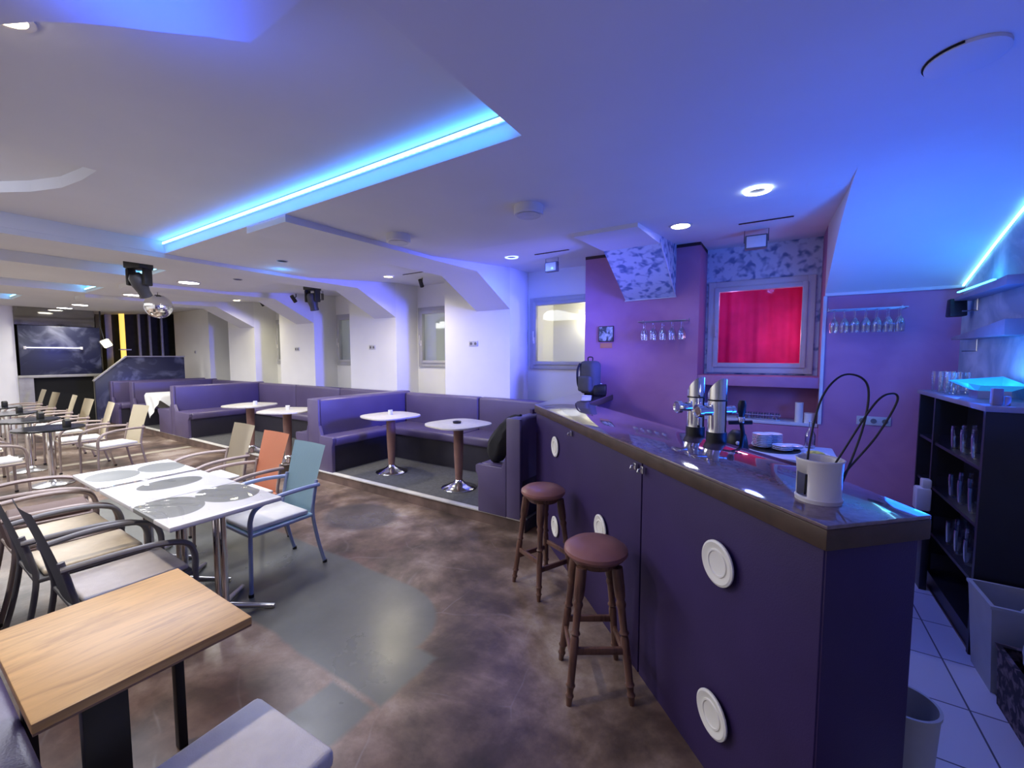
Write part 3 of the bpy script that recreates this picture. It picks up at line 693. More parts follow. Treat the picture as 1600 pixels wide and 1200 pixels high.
def wshelf(lb, y0, y1, z0, z1, th, lit=False):
    r = thing('wall_shelf', lb, 'shelf', (XR, (y0+y1)/2, z0), group='shelves on the right wall')
    h = (y1-y0)/2
    MB().prism([(-h, 0), (h, 0), (h, .02), (-h, th)], -.115, -.002, .004, 'X').obj('board', 'shelf', r)
    MB().tube([(-.10, h*.6, -.09), (-.02, h*.6, -.09), (-.02, h*.6, 0)], .006, 6).obj('bracket', 'steel', r)
    if lit: MB().box(-.10, -h+.25, th+.004, -.085, h-.05, th+.012).obj('light_strip', 'e_led', r)
wshelf('upper wall shelf with a cyan light strip under the sloping LED line', 3.78, 4.75, 2.08, 2.16, .06, True)
wshelf('lower wall shelf above the glowing panel lamp', 3.76, 4.70, 1.775, 1.8, .10)
tag(MB().prism([(-.06, 0), (.06, 0), (.035, .14), (-.035, .14)], -.05, .05, .01, 'X').obj('small_speaker', 'black', None, (1.16, 4.72, 1.96)), 'small dark loudspeaker on the right wall between the shelves', 'speaker')
pts = [(1.243, 4.90, 2.235), (1.243, 4.6, 2.345), (1.243, 4.3, 2.455), (1.243, 4.0, 2.555), (1.243, 3.8, 2.61), (1.243, 3.5, 2.67), (1.243, 3.2, 2.70)]
bl = thing('led_strip', 'sloping string of ice blue LEDs where the vault meets the right wall', 'led strip', (1.243, 4.0, 2.5))
MB().tube([(p[0]-1.243, p[1]-4.0, p[2]-2.5) for p in pts], .006, 6).obj('channel', 'appl', bl)
d = MB(); path = bez(pts, 90)
for i, p in enumerate(path[::1]):
    if i % 1 == 0: d.box(p.x-1.243-.014, p.y-4.0-.008, p.z-2.5-.018, p.x-1.243-.002, p.y-4.0+.008, p.z-2.5-.002)
d.obj('diodes', 'e_led2', bl)
# bins and crate on the right
wb = thing('waste_bin', 'tall pale grey open bin in front of the black cabinet', 'bin', (1.055, 3.03, .004))
def openbox(w, d, h, f, th=.012):
    b = bmesh.new(); q = []
    for s_, z in ((f, 0), (1, h), (1+.04, h), (1+.04, h+.015), (.93, h+.015), (.93, h-.02), (f*.95, .02)):
        q.append([b.verts.new((sx*w*s_, sy*d*s_, z)) for sx, sy in ((-1, -1), (1, -1), (1, 1), (-1, 1))])
    for a, c in zip(q, q[1:]):
        for i in range(4): b.faces.new((a[i], a[(i+1) % 4], c[(i+1) % 4], c[i]))
    b.faces.new(q[0][::-1]); b.faces.new(q[-1]); m = MB(); m._merge(b); return m
openbox(.155, .15, .43, .84).obj('body', 'binp', wb, smooth=False)
tag(MB().box(-.05, -.04, 0, .05, .04, .05, .012).obj('crumpled_paper', 'paper', None, (1.08, 3.0, .36), (.5, .4, .2)), 'white crumpled paper inside the tall grey bin', 'paper')
wc = thing('wicker_crate', 'dark wicker crate on the tiles in front of the grey bin', 'crate', (1.065, 2.56, .004))
openbox(.15, .28, .27, .95).obj('body', 'wick', wc, smooth=False)
bg = MB().sphere((0, 0, 0), .16, 24, 16, (.9, 1.45, .75)); 
for v in bg.bm.verts: v.co += Vector((random.uniform(-.012, .012), random.uniform(-.012, .012), random.uniform(-.012, .012)))
tag(bg.obj('plastic_bag', 'bagplastic', None, (1.065, 2.56, .355)), 'pale crumpled plastic bag filling the wicker crate', 'bag')
sb = thing('small_bin', 'low grey round bin tucked behind the near end of the bar', 'bin', (.44, 2.06, .004))
MB().lathe([(0, .0), (.085, 0), (.10, .34), (.104, .34), (.104, .352), (.094, .352), (.08, .01), (0, .01)], 32).obj('body', 'binp', sb)

# ------------------------------------------------------------------ banquettes
def bench_x(name, lb, x0, x1, y0, y1, front, zb=PT, seat=True):
    """run along the window wall: base, seat, backrest"""
    r = thing(name, lb, 'bench', ((x0+x1)/2, (y0+y1)/2, zb), group='purple vinyl benches'); h = (x1-x0)/2; d = (y1-y0)/2
    MB().box(-h, -d+.05, 0, h, d, .36).obj('base', 'vinyl_shaded', r)
    n = max(1, round((x1-x0)/1.5))
    for i in range(n):
        a = -h+i*2*h/n; b_ = a+2*h/n
        MB().box(a+.002, -d, .35, b_-.002, d-.12, .47, .035, 3).obj('seat', 'vinyl', r)
        MB().box(a+.002, d-.15, .40, b_-.002, d-.005, .935, .035, 3).obj('backrest', 'vinyl', r)
    return r
bench_x('banquette_bench', 'long purple bench along the window wall, in the booth nearest the bar', -5.14, -2.15, 4.28, YW-.002, 1)
bench_x('banquette_bench', 'long purple bench along the window wall, in the middle booth', -9.77, -5.41, 4.28, YW-.002, 1)
bench_x('banquette_bench', 'long purple bench along the window wall, in the booth with the white tablecloth', -12.04, -9.94, 4.28, YW-.002, 1)
def bench_y(lb, x0, x1, y0, y1, sides, sd=.44, z0=PT):
    """cross bench dividing two booths; x0..x1 is the backrest"""
    r = thing('banquette_divider', lb, 'bench', ((x0+x1)/2, y0, z0), group='purple vinyl benches'); h = (x1-x0)/2; l = y1-y0
    MB().prism([(-h, .35), (-h, .93), (-h+.03, .955), (h-.03, .955), (h, .93), (h, .35)], .0, l, .012, 'Y').obj('backrest', 'vinyl', r)
    MB().box(-h-(sd-.05 if -1 in sides else 0), .03, 0, h+(sd-.05 if 1 in sides else 0), min(l, 1.0), .36).obj('base', 'vinyl_shaded', r)
    for s in sides:
        a, b_ = (h-.02, h+sd) if s > 0 else (-h-sd, -h+.02)
        MB().box(a, .02, .345, b_, min(l, .98), .47, .04, 3).obj('seat', 'vinyl', r)
        e = [(0, 0), (s*sd*.92, 0), (s*sd*.92, .34), (s*sd*1., .40), (s*sd, .455), (s*sd*.95, .47), (s*sd*.15, .47), (0, .60)]
        MB().prism([(s*h+p[0], p[1]) for p in e], -.02, .03, .006, 'Y').obj('end_panel', 'vinyl', r)
    MB().box(-h, -.02, 0, h, .03, .95, .012).obj('end_panel', 'vinyl', r)
    return r
bench_y('purple cross bench with high back between the two booths nearest the bar', -5.40, -5.15, 3.29, YW-.01, (1, -1), .30)
bench_y('purple cross bench dividing the middle booth from the tablecloth booth', -9.93, -9.78, 3.26, YW-.01, (1, -1), .66)
bench_y('purple cross bench at the far side of the tablecloth booth', -12.25, -12.05, 3.28, YW-.01, (1,), .45)
bench_y('purple bench backed against the dark marbled half wall', -12.88, -12.74, 3.10, YW-.01, (1,), .44)
eb = bench_y('short purple end bench beside the bar with a jacket on it', -2.14, -1.985, 3.26, YW-.01, (-1,), .36)
tb = thing('banquette_bench', 'purple bench with grey seat along the near side, tucked behind the oak table', 'bench', (-3.2, -.05, 0), group='purple vinyl benches')
MB().box(-1.5, -.35, 0, 1.42, .24, .36).obj('base', 'vinyl_shaded', tb); MB().box(-1.5, -.30, .35, 1.45, .28, .46, .03, 3).obj('seat', 'vinyl', tb); MB().box(-1.5, -.40, .36, 1.45, -.22, .95, .03, 3).obj('backrest', 'vinyl', tb)
# jacket
jb = bmesh.new(); bmesh.ops.create_uvsphere(jb, u_segments=28, v_segments=18, radius=1)
for v in jb.verts:
    x, y, z = v.co; k = 1+.06*math.sin(9*x+4*z)+.05*math.sin(11*y+6*z)
    w = .55+.45*(1-z)/2
    v.co = Vector((x*.16*k*w+.02*max(0, z), y*.15*k*w, z*.29*(1+.05*math.sin(7*x))))
jm = MB(); jm._merge(jb); tag(jm.obj('jacket', 'blackfab', None, (-2.255, 3.40, .855), (0, .55, 0)), 'black jacket heaped on the short purple end bench', 'jacket')

# booth tables
def booth_table():
    r = thing('pedestal_table', 'pale rounded pedestal table in front of the short end bench by the bar', 'table', (-3.10, 3.70, PT), group='pedestal tables in the booths')
    pts = []; 
    for i in range(48):
        a = 2*PI*i/48; c, s = math.cos(a), math.sin(a); k = (abs(c)**3.1+abs(s)**3.1)**(-1/3.1)
        pts.append((.34*k*c, .34*k*s))
    MB().prism(pts, .735, .755, .004).obj('tabletop', 'tabletop', r)
    MB().lathe([(0, .735), (.06, .735), (.058, .70), (.057, .5), (.048, .25), (.04, .09), (0, .09)], 24).obj('column', 'column', r)
    MB().lathe([(.20, 0), (.203, .010), (.195, .018), (.13, .038), (.07, .065), (.045, .09), (.04, .10), (0, .10)], 36).obj('base', 'chrome', r)
    return r
bt = booth_table(); bt.rotation_euler.z = math.radians(-12)
dup(bt, (-4.28, 3.74, PT), math.radians(-8), 'pale rounded pedestal table beside the cross bench in the booth nearest the bar')
dup(bt, (-5.95, 3.30, PT), math.radians(30), 'pale pedestal table in the middle booth, next to the cross bench back')
dup(bt, (-7.10, 3.35, PT), math.radians(20), 'pale pedestal table in the middle booth, farther from the bar')
ts = thing('candle_glass', 'small candle glass on the table beside the cross bench, booth nearest the bar', 'candle', (-4.33, 3.78, PT+.755), group='candle glasses on the booth tables')
MB().lathe([(0, 0), (.028, 0), (.03, .06), (.027, .06), (.025, .006), (0, .006)], 18).obj('glass', 'porcelain', ts); MB().lathe([(0, .006), (.02, .006), (.02, .035), (0, .037)], 14).obj('candle', 'plastic', ts)
dup(ts, (-5.98, 3.33, PT+.755), None, 'small candle glass on the table behind the cross bench back'); dup(ts, (-7.0, 3.38, PT+.755), None, 'small candle glass on the farther middle booth table')
tag(MB().lathe([(0, 0), (.045, 0), (.05, .022), (.045, .022), (.04, .008), (0, .008)], 24).obj('ashtray', 'black', None, (-3.12, 3.70, PT+.755)), 'round black ashtray on the table by the end bench', 'ashtray')
# table with cloth
ct = thing('cloth_table', 'dark table under the white cloth beyond the middle booth', 'table', (-10.95, 3.62, PT))
MB().box(-.40, -.33, .71, .40, .33, .74, .004).obj('tabletop', 'black', ct); MB().lathe([(.2, 0), (.2, .02), (.04, .04), (.04, .71), (0, .71)], 20).obj('pedestal', 'black', ct)
cm = MB(); b = bmesh.new(); n = 24; g = {}
for i in range(n+1):
    for j in range(n+1):
        u, v = i/n*2-1, j/n*2-1
        a = math.radians(45); x, y = (u*math.cos(a)-v*math.sin(a))*.62, (u*math.sin(a)+v*math.cos(a))*.62
        ex = max(0, abs(x)-.41); ey = max(0, abs(y)-.34); dz = (ex+ey)
        xx = max(-.41, min(.41, x))+math.copysign(min(ex, 1)*.12+(.012*math.sin(j*1.3) if ex > 0 else 0), x); yy = max(-.34, min(.34, y))+math.copysign(ey*.12+(.012*math.sin(i*1.2) if ey > 0 else 0), y)
        g[i, j] = b.verts.new((xx, yy, -dz*.95))
for i in range(n):
    for j in range(n): b.faces.new((g[i, j], g[i+1, j], g[i+1, j+1], g[i, j+1]))
cm._merge(b); tag(cm.obj('tablecloth', 'cloth', None, (-10.95, 3.62, PT+.745), ang=70), 'white cloth with a hanging corner over the dark booth table', 'tablecloth')

# ------------------------------------------------------------------ chairs
def chair(label, frame, back, cush, loc, rot, cat='armchair', group=None, cover=None):
    r = thing('armchair', label, cat, loc, rot, group)
    for s in (-1, 1):
        fl = MB().tube([(s*.245, .25, 0), (s*.245, .245, .2), (s*.245, .24, .46)], .0135, 10).obj('front_leg', frame, r)
        MB().lathe([(0, 0), (.017, 0), (.017, .022), (0, .022)], 10).obj('rubber_foot', 'black', fl, (s*.245, .25, -.001))
        rl = MB().tube(bez([(s*.215, -.32, 0), (s*.212, -.27, .2), (s*.208, -.235, .42), (s*.208, -.25, .55), (s*.206, -.275, .68)], 16), .0135, 10).obj('rear_leg', frame, r)
        MB().lathe([(0, 0), (.017, 0), (.017, .022), (0, .022)], 10).obj('rubber_foot', 'black', rl, (s*.215, -.32, -.001))
        MB().tube(bez([(s*.245, .24, .44), (s*.248, .238, .53), (s*.252, .20, .605), (s*.256, .08, .645), (s*.252, -.10, .655), (s*.222, -.28, .645)], 24), .0155, 10, flat=1.35).obj('armrest', frame, r)
    MB().tube([(-.235, .235, .415), (.235, .235, .415), (.21, -.235, .415), (-.21, -.235, .415)], .0125, 8, True).obj('seat_frame', frame, r)
    b = bmesh.new(); n = 10; mm = 10; G = {}
    for i in range(n+1):
        for j in range(mm+1):
            u = i/n*2-1; v = j/mm
            w = .185+.03*v; G[i, j] = b.verts.new((u*w, -.225-.10*v-.03*v*v-.014*(1-u*u), .42+.52*v))
    for i in range(n):
        for j in range(mm): b.faces.new((G[i, j], G[i, j+1], G[i+1, j+1], G[i+1, j]))
    q = bmesh.ops.solidify(b, geom=b.faces[:], thickness=.022); m = MB(); m._merge(b); m.obj('backrest', back, r)
    MB().box(-.222, -.23, .41, .222, .235, .428, .006).obj('seat', back, r)
    MB().box(-.205, -.205, .428, .205, .225, .462, .015, 3).obj('seat_cushion', cush, r)
    return r
g1 = 'armchairs at the white printed tables'
# three on the window side of the white tables, facing the camera side
chair('light blue armchair with a light blue frame at the white tables, nearest the bar', 'blueframe', 'blue', 'cush', (-3.24, 1.62, 0), PI, group=g1)
chair('orange backed armchair between the blue and the cream one at the white tables', 'taupe', 'orange', 'cush', (-3.95, 1.73, 0), PI, group=g1)
cc = chair('cream backed armchair beside the orange one at the white tables', 'taupe', 'cream', 'cush', (-4.70, 1.80, 0), PI, group=g1)
# the opposite side
ch = chair('anthracite armchair with a grey cushion, nearest the oak table', 'anthr', 'ratt', 'cushg', (-3.02, .74, 0), 0, group=g1)
chair('anthracite armchair with a beige cushion, second from the oak table', 'anthr', 'ratt', 'cushb', (-3.60, .70, 0), 0, group=g1)
chair('brown armchair with a beige cushion, third from the oak table', 'taupe', 'rattb', 'cushb', (-4.17, .70, 0), 0, group=g1)
dk = chair('brown armchair without pale cushion, farthest from the oak table on the near side', 'taupe', 'rattb', 'rattb', (-4.78, .74, 0), math.radians(-6), group=g1)
# cream row behind the black tables
g2 = 'cream armchairs at the black round tables'
rowl = ['first', 'second', 'third', 'fourth', 'fifth', 'sixth']
for i, (x, y, a) in enumerate(((-7.72, 1.84, 8), (-8.62, 1.72, -4), (-9.62, 1.70, 3), (-10.75, 1.75, -3), (-11.85, 1.72, 4), (-13.1, 1.76, 0))):
    dup(cc, (x, y, 0), PI+math.radians(a), 'cream armchair, %s counting from the white tables on the window side of the black tables' % rowl[i], g2)
for i, (x, y, a) in enumerate(((-7.5, .74, 5), (-8.6, .74, -3))):
    dup(cc, (x, y, 0), math.radians(a), 'cream armchair, %s counting from the white tables on the camera side of the black tables' % rowl[i], g2)
# black round tables
def rtable():
    r = thing('round_table', 'black round table on a chrome column, nearest the white tables', 'table', (-7.82, 1.28, 0), group='black round tables')
    MB().disc((0, 0), .33, .715, .74, 48, .006).obj('tabletop', 'blackgloss', r)
    MB().lathe([(0, .715), (.09, .715), (.09, .705), (.036, .70), (.036, .06), (0, .06)], 24).obj('column', 'chrome', r)
    MB().lathe([(.20, 0), (.205, .010), (.19, .02), (.06, .045), (.04, .07), (0, .07)], 36).obj('base', 'steel', r)
    return r
rt = rtable()
hd = thing('menu_holder', 'small black holder on the first black round table', 'holder', (-7.72, 1.42, .74), .3, 'black holders on the round tables')
MB().box(-.035, -.03, 0, .035, .03, .08, .006).obj('body', 'black', hd); MB().prism([(-.035, .08), (.035, .08), (0, .10)], -.028, .028, 0, 'Y').obj('cap', 'black', hd)
for i, (x, y) in enumerate(((-9.05, 1.28), (-10.35, 1.26), (-11.75, 1.28))):
    dup(rt, (x, y, 0), None, 'black round table on a chrome column, %s counting from the white tables' % rowl[i+1])
    dup(hd, (x+.02, y+.12, .74), None, 'small black holder on the %s black round table' % rowl[i+1])

# white tables with grey printed discs
wt_defs = [(-2.955, 'white table with two grey printed discs, nearest the bar', [(-.085, -.175, .225, .168), (-.085, .145, .225, .165)]),
           (-3.55, 'white table with one grey printed disc, middle of the three', [(-.06, .025, .14, .185)]),
           (-4.19, 'white table with two grey printed discs, farthest of the three', [(-.01, -.135, .185, .15), (-.01, .16, .185, .145)])]
for x, lb, cs in wt_defs:
    r = thing('white_table', lb, 'table', (x, 1.13, 0), group='white printed tables')
    MB().box(-.292, -.295, .722, .292, .295, .750, .006).obj('tabletop', printed_top('printed top %d' % round(-x*100), cs), r)
    for s in (-1, 1): MB().tube([(s*.045, .05, .04), (s*.045, .05, .722)], .02, 16).obj('column', 'chrome', r)
    MB().box(-.12, -.10, .705, .12, .20, .722).obj('top_plate', 'black', r)
    for k in range(4):
        a = PI/4+k*PI/2; MB().tube([(.04*math.cos(a), .05+.04*math.sin(a), .05), (.15*math.cos(a), .05+.15*math.sin(a), .035), (.30*math.cos(a), .05+.30*math.sin(a), .015)], [.022, .018, .015], 10).obj('foot', 'steel', r)
fb = bmesh.new(); G = {}; nx, ny = 60, 34
for i in range(nx+1):
    for j in range(ny+1):
        u, v = i/nx, j/ny; x = -3.86+u*1.19; y = .84+v*.58
        z = .7525+.004*abs(math.sin(5*x+9*y+2*math.sin(7*y)))+.004*abs(math.sin(17*y-6*x+1.5*math.sin(9*x)))
        G[i, j] = fb.verts.new((x, y, z))
for i in range(nx):
    for j in range(ny): fb.faces.new((G[i, j], G[i+1, j], G[i+1, j+1], G[i, j+1]))
fm = MB(); fm._merge(fb); tag(fm.obj('plastic_film', 'film', None, ang=180), 'clear wrinkled plastic film covering the two nearer white tables', 'film')

# oak table in front
ot = thing('oak_table', 'golden oak table with black steel legs at the front', 'table', (-1.82, .435, 0))
MB().box(-.31, -.255, .722, .31, .255, .75, .004).obj('tabletop', 'oak', ot)
MB().box(-.308, -.253, .716, .308, .253, .723).obj('underside', 'oakedge', ot)
for lx, ly, w in ((.19, -.10, .05), (-.26, -.19, .016), (-.26, .22, .016)): MB().box(lx-.02, ly-w, 0, lx+.02, ly+w, .716, .003).obj('leg', 'black', ot)
MB().box(-.27, -.12, .69, .21, -.08, .716).obj('rail', 'black', ot)
# white seat at the bottom edge
ws = thing('upholstered_stool', 'low white upholstered stool at the corner of the oak table', 'stool', (-1.28, .43, 0.), math.radians(3))
MB().box(-.21, -.27, .40, .20, .28, .465, .022, 3).obj('seat_cushion', 'cush', ws); MB().box(-.19, -.26, .36, .19, .26, .40, .01).obj('seat_frame', 'taupe', ws)
for sx in (-1, 1):
    for sy in (-1, 1): MB().tube([(sx*.17, sy*.24, 0), (sx*.165, sy*.235, .37)], .016, 10).obj('leg', 'taupe', ws)

# ------------------------------------------------------------------ ceiling fittings
def downlight(x, y, z, label, m='e_white', r_=.075, p=30, col=(1, .95, .86), wide=2.8):
    r = thing('downlight', label, 'ceiling light', (x, y, z), group='round downlights')
    MB().lathe([(r_, .0), (r_+.02, -.004), (r_+.02, -.010), (r_, -.012)], 32).obj('rim', 'plastic', r)
    MB().lathe([(0, -.006), (r_, -.006), (r_, -.010), (0, -.012)], 32).obj('lens', m, r)
    if p: light('SPOT', 'downlight beam', (x, y, z-.03), p, col, .07, (0, 0, 0), spot=wide, blend=.8)
    return r
def slope(y): return ZC+(y-YS)/(YW-YS)*.15 if y > YS else ZC
yy = 3.86; downlight(-.76, yy, slope(yy), 'bright white downlight over the back of the bar, beside the spotted haunch', p=13, col=(.8, .85, 1.))
yy = 4.20; downlight(-4.80, yy, slope(yy), 'warm downlight in front of the second window from the bar', 'e_warm', .06, 75, (1, .88, .58))
downlight(-7.30, 2.68, ZC, 'white downlight beside the mirror ball, nearest the bar', r_=.12, p=70)
downlight(-9.60, 2.68, ZC, 'white downlight right under the moving head lamp', r_=.12, p=70)
downlight(-12.4, 2.60, ZC, 'white downlight over the far booths, nearer of the far pair', r_=.12, p=60)
downlight(-13.5, 2.58, ZC, 'white downlight over the far booths, closer to the stage', r_=.12, p=60)
yy = 4.35; downlight(-9.6, yy, slope(yy), 'white downlight in the window bay by the stage end', 'e_warm', .06, 55, (1, .92, .62))
def ring_light(x, y, z, label, m):
    r = thing('ring_light', label, 'ceiling light', (x, y, z), group='ring downlights')
    MB().lathe([(.052, -.002), (.052, -.012), (.078, -.012), (.078, -.002)], 36).obj('ring', m, r); MB().lathe([(0, -.004), (.052, -.004), (.052, -.001)], 32).obj('cover', 'anthr', r)
ring_light(-.165, 3.20, ZC, 'glowing white ring light on the blue ceiling over the bar', 'e_ring')
yy = 4.15; ring_light(-2.66, yy, slope(yy), 'small dim blue ring light in the window bay next to the pink wall', 'e_ringb')
def detector(x, y, z, label):
    r = thing('ceiling_drum', label, 'ceiling drum', (x, y, z), group='white ceiling drums')
    MB().lathe([(.105, 0), (.105, -.06), (.10, -.065), (0, -.065)], 40).obj('housing', 'plastic', r); MB().lathe([(0, -.0655), (.085, -.0655), (.088, -.069), (.0, -.070)], 32).obj('grille', 'outlet', r)
detector(-1.56, 2.66, ZC, 'white drum shaped fitting on the ceiling, nearer the bar'); detector(-2.90, 2.66, ZC, 'white drum shaped fitting on the ceiling, farther from the bar')
sp_ = thing('ceiling_speaker', 'blue lit round flush speaker on the ceiling above the bar end', 'speaker', (.52, 2.20, ZC))
MB().lathe([(.11, 0), (.11, -.012), (.10, -.016), (0, -.014)], 36).obj('grille', 'ceiling', sp_); MB().tube([(.112*math.cos(a), .112*math.sin(a), -.004) for a in [math.radians(150+i*8) for i in range(14)]], .004, 6).obj('gap', 'hole', sp_)
def vent(x, y, w, label):
    o = tag(MB().box(-w/2, -.012, -.006, w/2, .012, 0).obj('slot_vent', 'darktrim', None, (x, y, slope(y)-.002), (math.atan(.098), 0, 0)), label, 'vent', 'slot vents in the window bays')
vent(-2.18, 4.22, .42, 'dark slot vent in the ceiling bay beside the pink wall'); vent(-.15, 4.22, .40, 'dark slot vent in the ceiling above the red window'); vent(-4.35, 4.25, .40, 'dark slot vent in the ceiling by the warm downlight')
for x, y, lb in ((-4.78, 2.66, 'dark round hole with a hanging clip in the ceiling'), (-6.45, 2.95, 'dark round hole in the ceiling near the moving head lamp')):
    r = thing('spot_socket', lb, 'ceiling socket', (x, y, ZC), group='empty ceiling sockets'); MB().lathe([(.055, -.001), (.045, -.004), (0, -.003)], 24).obj('opening', 'hole', r); MB().lathe([(.058, 0), (.06, -.006), (.05, -.006)], 24).obj('rim', 'outlet', r)
def moving_head(loc, label, rot, tilt):
    r = thing('moving_head_light', label, 'stage light', loc, rot, 'moving head stage lights')
    MB().box(-.10, -.09, -.085, .10, .09, 0, .012).obj('base', 'black', r)
    for s in (-1, 1): MB().box(s*.10-.02, -.05, -.27, s*.10+.02, .05, -.08, .012).obj('yoke_arm', 'black', r)
    m4 = Matrix.Translation((0, 0, -.24)) @ Matrix.Rotation(tilt, 4, 'X')
    hd_ = MB().lathe([(0, .11), (.05, .11), (.075, .07), (.078, -.02), (.06, -.10), (.065, -.16), (.055, -.165), (0, -.15)], 20, M4=m4); hd_ = hd_.obj('head', 'graph', r)
    MB().lathe([(0, -.152), (.05, -.155), (.0, -.158)], 20, M4=m4).obj('lens', 'glass', hd_)
moving_head((-6.21, 1.80, 2.72), 'black moving head stage light hanging in front of the cyan LED strip', .5, .5)
moving_head((-6.32, 3.98, 2.774), 'black moving head stage light hanging by the window bay pier', .2, .25)
mb_ = thing('mirror_ball', 'faceted mirror ball hanging near the stage', 'mirror ball', (-8.55, 2.70, ZC))
b = bmesh.new(); bmesh.ops.create_uvsphere(b, u_segments=36, v_segments=22, radius=.19); m = MB(); m._merge(b, Matrix.Translation((0, 0, -.27))); m.obj('ball', 'chrome', mb_, smooth=False)
MB().tube([(0, 0, -.02), (0, 0, -.10)], .004, 6).obj('rod', 'black', mb_); MB().box(-.07, -.05, -.035, .07, .05, 0, .006).obj('motor', 'anthr', mb_)
def camera_spot(loc, label, rot):
    r = thing('wall_spot', label, 'spot lamp', loc, rot, 'small black spot lamps')
    MB().tube([(0, 0, 0), (0, 0, -.05), (0, -.03, -.07)], .008, 8).obj('bracket', 'black', r); MB().lathe([(0, .06), (.03, .06), (.032, -.06), (0, -.055)], 16, M4=Matrix.Translation((0, -.05, -.09)) @ Matrix.Rotation(.7, 4, 'X')).obj('head', 'black', r)
camera_spot((-4.72, 4.80, slope(4.8)), 'small black spot lamp over the second window from the bar', .4)
camera_spot((-6.9, 4.05, 2.69), 'tiny black spot lamp on the ceiling near the hanging stage light', .2)
camera_spot((-9.3, 4.75, slope(4.75)), 'small black spot lamp over the window beside the stage end', .2)
def floodlight(loc, label, rot, wm='outlet', s=1.):
    r = thing('floodlight', label, 'floodlight', loc, rot, 'box lamps in the window bays')
    hs = MB().box(-.085*s, -.03, -.17*s, .085*s, .03, -.05*s, .008).obj('housing', 'anthr', r); MB().box(-.072*s, -.034, -.158*s, .072*s, -.029, -.062*s, .002).obj('face', wm, hs)
    MB().tube([(-.09*s, 0, -.11*s), (-.09*s, 0, 0), (.09*s, 0, 0), (.09*s, 0, -.11*s)], .005, 6).obj('bracket', 'anthr', r)
floodlight((-2.40, 4.66, 2.845), 'flat floodlight with pale face above the window beside the pink wall', -.1, 'porcelain')
floodlight((-7.25, 4.70, 2.848), 'black and white box lamp above the third window from the bar', .2, 'porcelain')
floodlight((-.235, 4.66, 2.845), 'pale blue lit box lamp above the red window', .05, 'porcelain', 1.1)

# ------------------------------------------------------------------ far end: stage and booth
mp = thing('marbled_panel', 'dark blue marbled booth front with a long tube lamp at the far end', 'panel', (-13.9, 2.52, 0))
MB().box(-.05, -.60, 1.22, .0, .70, 2.32, .004).obj('panel', 'marble', mp)
MB().box(-.12, -.64, 1.16, .02, .72, 1.22, .004).obj('sill', 'strip', mp); MB().box(-.10, -.64, 0, .0, -.42, 1.16).obj('post', 'strip', mp); MB().box(-.10, .55, 0, .0, .72, 1.16).obj('post', 'strip', mp); MB().box(-.12, -.42, 0, -.08, .55, 1.16).obj('opening', 'hole', mp)
tl = thing('tube_lamp', 'slim pale tube lamp across the marbled panel', 'lamp', (-13.86, 2.44, 1.83)); MB().tube([(0, -.44, 0), (0, .44, 0)], .014, 10).obj('tube', 'e_tube', tl)
for s in (-1, 1): MB().box(-.03, s*.44-.02, -.035, .02, s*.44+.02, .03, .004).obj('holder', 'plastic', tl)
tag(MB().box(-.02, -.64, 2.33, .0, .62, 2.72).obj('wall_mirror', 'mirror', None, (-13.9, 2.52, 0)), 'smoked mirror panel above the marbled booth front', 'mirror')
hw_ = thing('half_wall', 'low dark marbled half wall with a sloping top edge by the stage', 'half wall', (-12.9, 3.0, PT))
MB().prism([(-.14, 0), (1.55, 0), (1.55, 1.50), (.43, 1.50), (-.14, .96)], -.06, .0, .004, 'X').obj('panel', 'marble', hw_)
MB().prism([(-.16, .955), (.42, 1.505), (1.56, 1.505), (1.56, 1.53), (.41, 1.53), (-.17, .98)], -.08, .02, 0, 'X').obj('capping', 'strip', hw_)
scol = None
for i, (y, w, m_, lb) in enumerate(((3.42, .10, 'mirror', 'pale mirrored strip column nearest the marbled panel'), (3.62, .13, 'strip', 'grey strip column beside the golden one'), (4.25, .05, 'strip', 'thin grey strip column in the middle of the black stage drape'), (4.48, .05, 'strip', 'thin grey strip column behind the mirror ball'), (4.75, .05, 'strip', 'thin grey strip column close to the white far wall'))):
    o = thing('strip_column', lb, 'column', (-14.9, y, 0), group='strip columns on the stage'); MB().box(-.03, -w/2, .3, .03, w/2, 2.9, .004).obj('shaft', m_, o); MB().box(-.05, -w/2-.02, 0, .05, w/2+.02, .3).obj('foot', 'cab', o)
gc = thing('golden_column', 'golden lit column on the stage in front of the black drape', 'column', (-14.75, 3.86, 0)); MB().lathe([(.055, .3), (.055, 2.9), (0, 2.9)], 20).obj('shaft', 'e_gold', gc); MB().lathe([(.09, 0), (.09, .3), (0, .3)], 20).obj('foot', 'cab', gc)
MB().box(-.02, -.09, 1.80, .10, .14, 1.83).obj('cross_bar', 'plastic', gc)
hl = thing('stage_lamp', 'bright boxy stage lamp beside the marbled panel', 'stage light', (-13.75, 3.28, 1.95)); MB().box(-.05, -.09, -.10, .05, .09, .10, .03, M4=Matrix.Rotation(.5, 4, 'X')).obj('housing', 'anthr', hl); MB().box(.045, -.08, -.09, .06, .08, .09, .02, M4=Matrix.Rotation(.5, 4, 'X')).obj('lens', 'e_head', hl); MB().tube([(-.04, 0, 0), (-.10, -.05, .4), (-.10, -.05, .77)], .015, 8).obj('hanger', 'black', hl)

# ------------------------------------------------------------------ light
w = bpy.data.worlds.new('world'); S.world = w; w.use_nodes = True
w.node_tree.nodes['Background'].inputs['Color'].default_value = (.5, .5, .6, 1); w.node_tree.nodes['Background'].inputs['Strength'].default_value = .05
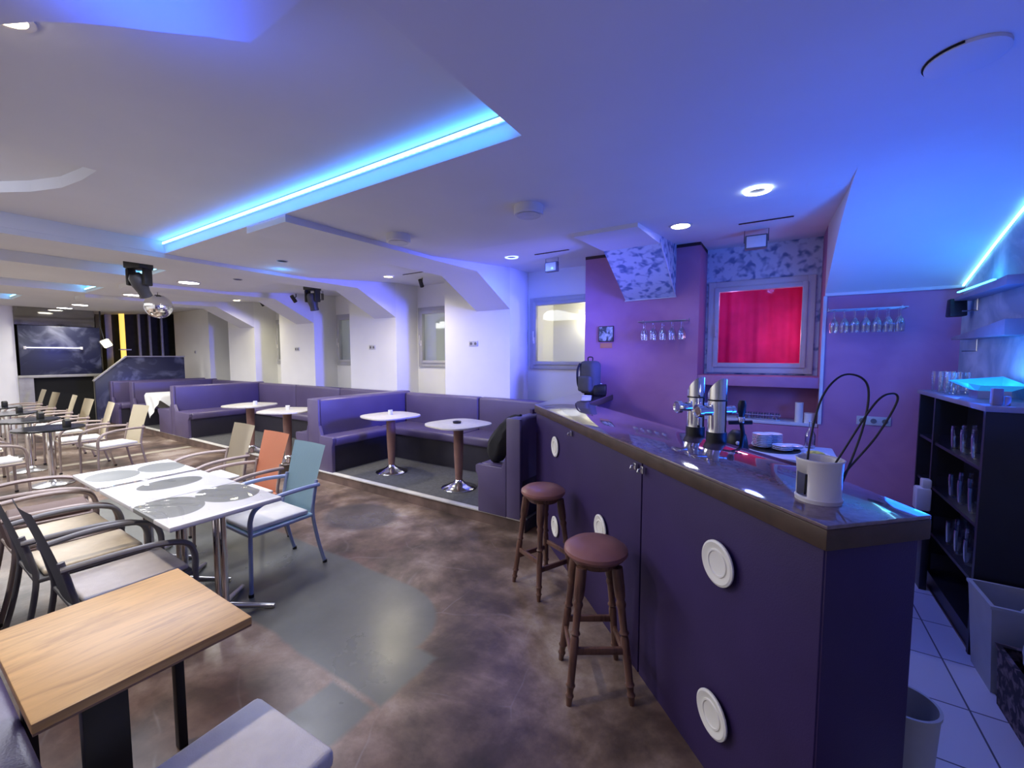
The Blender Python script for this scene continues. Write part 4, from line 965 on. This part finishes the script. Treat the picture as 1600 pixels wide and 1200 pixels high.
# blue light of the back bar: the glass panel lamp on the cabinet, the vault leds, the shelf strip
aim(light('AREA', 'panel lamp wash', (1.0, 3.5, 1.55), 4.5, (.006, .10, 1.), .5), (-.6, 2.6, 2.72))
aim(light('AREA', 'bar ceiling blue fill', (.55, 2.55, .95), 10, (.006, .10, 1.), .5), (.2, 2.2, 2.72))  # added fill to spread blue over the ceiling, no led strip here
aim(light('AREA', 'vault wash', (.80, 3.6, 1.6), 3.6, (.004, .20, 1.), .5), (.75, 4.6, 2.4))
aim(light('AREA', 'panel lamp wash', (.98, 3.6, 1.58), 9, (.04, .16, 1.), .4), (-1.2, 4.5, 2.4))
light('POINT', 'panel lamp', (1.12, 3.8, 1.56), .6, (.02, .42, 1.), .05)
light('POINT', 'shelf lamp', (1.15, 4.3, 2.20), .5, (.03, .5, 1.), .03)
# blue ring light in the window bay
light('SPOT', 'ring beam', (-2.66, 4.15, 2.74), 30, (.06, .16, 1.), .06, (math.radians(28), 0, 0), spot=2.9, blend=.7)
light('SPOT', 'ring beam', (-.165, 3.20, 2.69), 24, (.14, .17, 1.), .07, (math.radians(20), 0, 0), spot=2.9, blend=.7)
aim(light('AREA', 'bar side wash', (.55, 3.75, 1.95), 30, (.10, .12, 1.), .5, spread=.9), (-6, 4.6, 1.7))
light('AREA', 'low ceiling blue fill', (-1.42, .36, 2.56), 3.6, (.015, .10, 1.), 1.0, (PI, 0, math.radians(-35)), sy=.4)  # unseen area light added to turn the low ceiling panel blue
light('POINT', 'rib blue fill', (-5.25, 2.9, 2.62), .8, (.05, .35, 1.), .04)  # small blue light added to brighten the rib side, no fixture
aim(light('AREA', 'bar violet wash', (.9, .2, 1.9), 1.5, (.30, .26, 1.), .6), (-.6, 3.2, 1.2))
# unseen fill spots added behind the camera, without fixtures
for x, y, p, c in ((-1.2, -1.2, 5, (.86, .86, 1.)), (-4.0, -1.6, 105, (1, .96, .92)), (-7.5, -1.4, 150, (1, .96, .9)), (-11, -1.2, 150, (1, .95, .86))):
    light('SPOT', 'rear fill', (x, y, ZC-.03), p, c, .08, (0, 0, 0), spot=3.05, blend=.8)
light('AREA', 'room fill', (-4.7, 1.6, 2.62), 80, (.86, .88, 1.), 1.4, (0, 0, 0), sy=2.4)  # soft fill added under the ceiling, no lamp hangs here
downlight(-2.33, .345, ZR, 'warm downlight at the curved ceiling edge over the oak table', 'e_warm', .06, 80, (1, .86, .68))
light('AREA', 'room fill', (-9.5, 1., 2.60), 110, (.97, .97, .97), 4., (0, 0, 0), sy=2.)  # second added fill, for the far half of the room
light('POINT', 'pocket lamp', (-4.6, .1, 2.88), 4.5, (.72, .78, 1.), .1)

S.view_settings.view_transform = 'Standard'; S.view_settings.look = 'None'; S.view_settings.gamma = 1; S.view_settings.use_curve_mapping = False
S.view_settings.exposure = .5
S.cycles.use_denoising = True
S.cycles.max_bounces = 8; S.cycles.transparent_max_bounces = 12; S.cycles.sample_clamp_indirect = 6
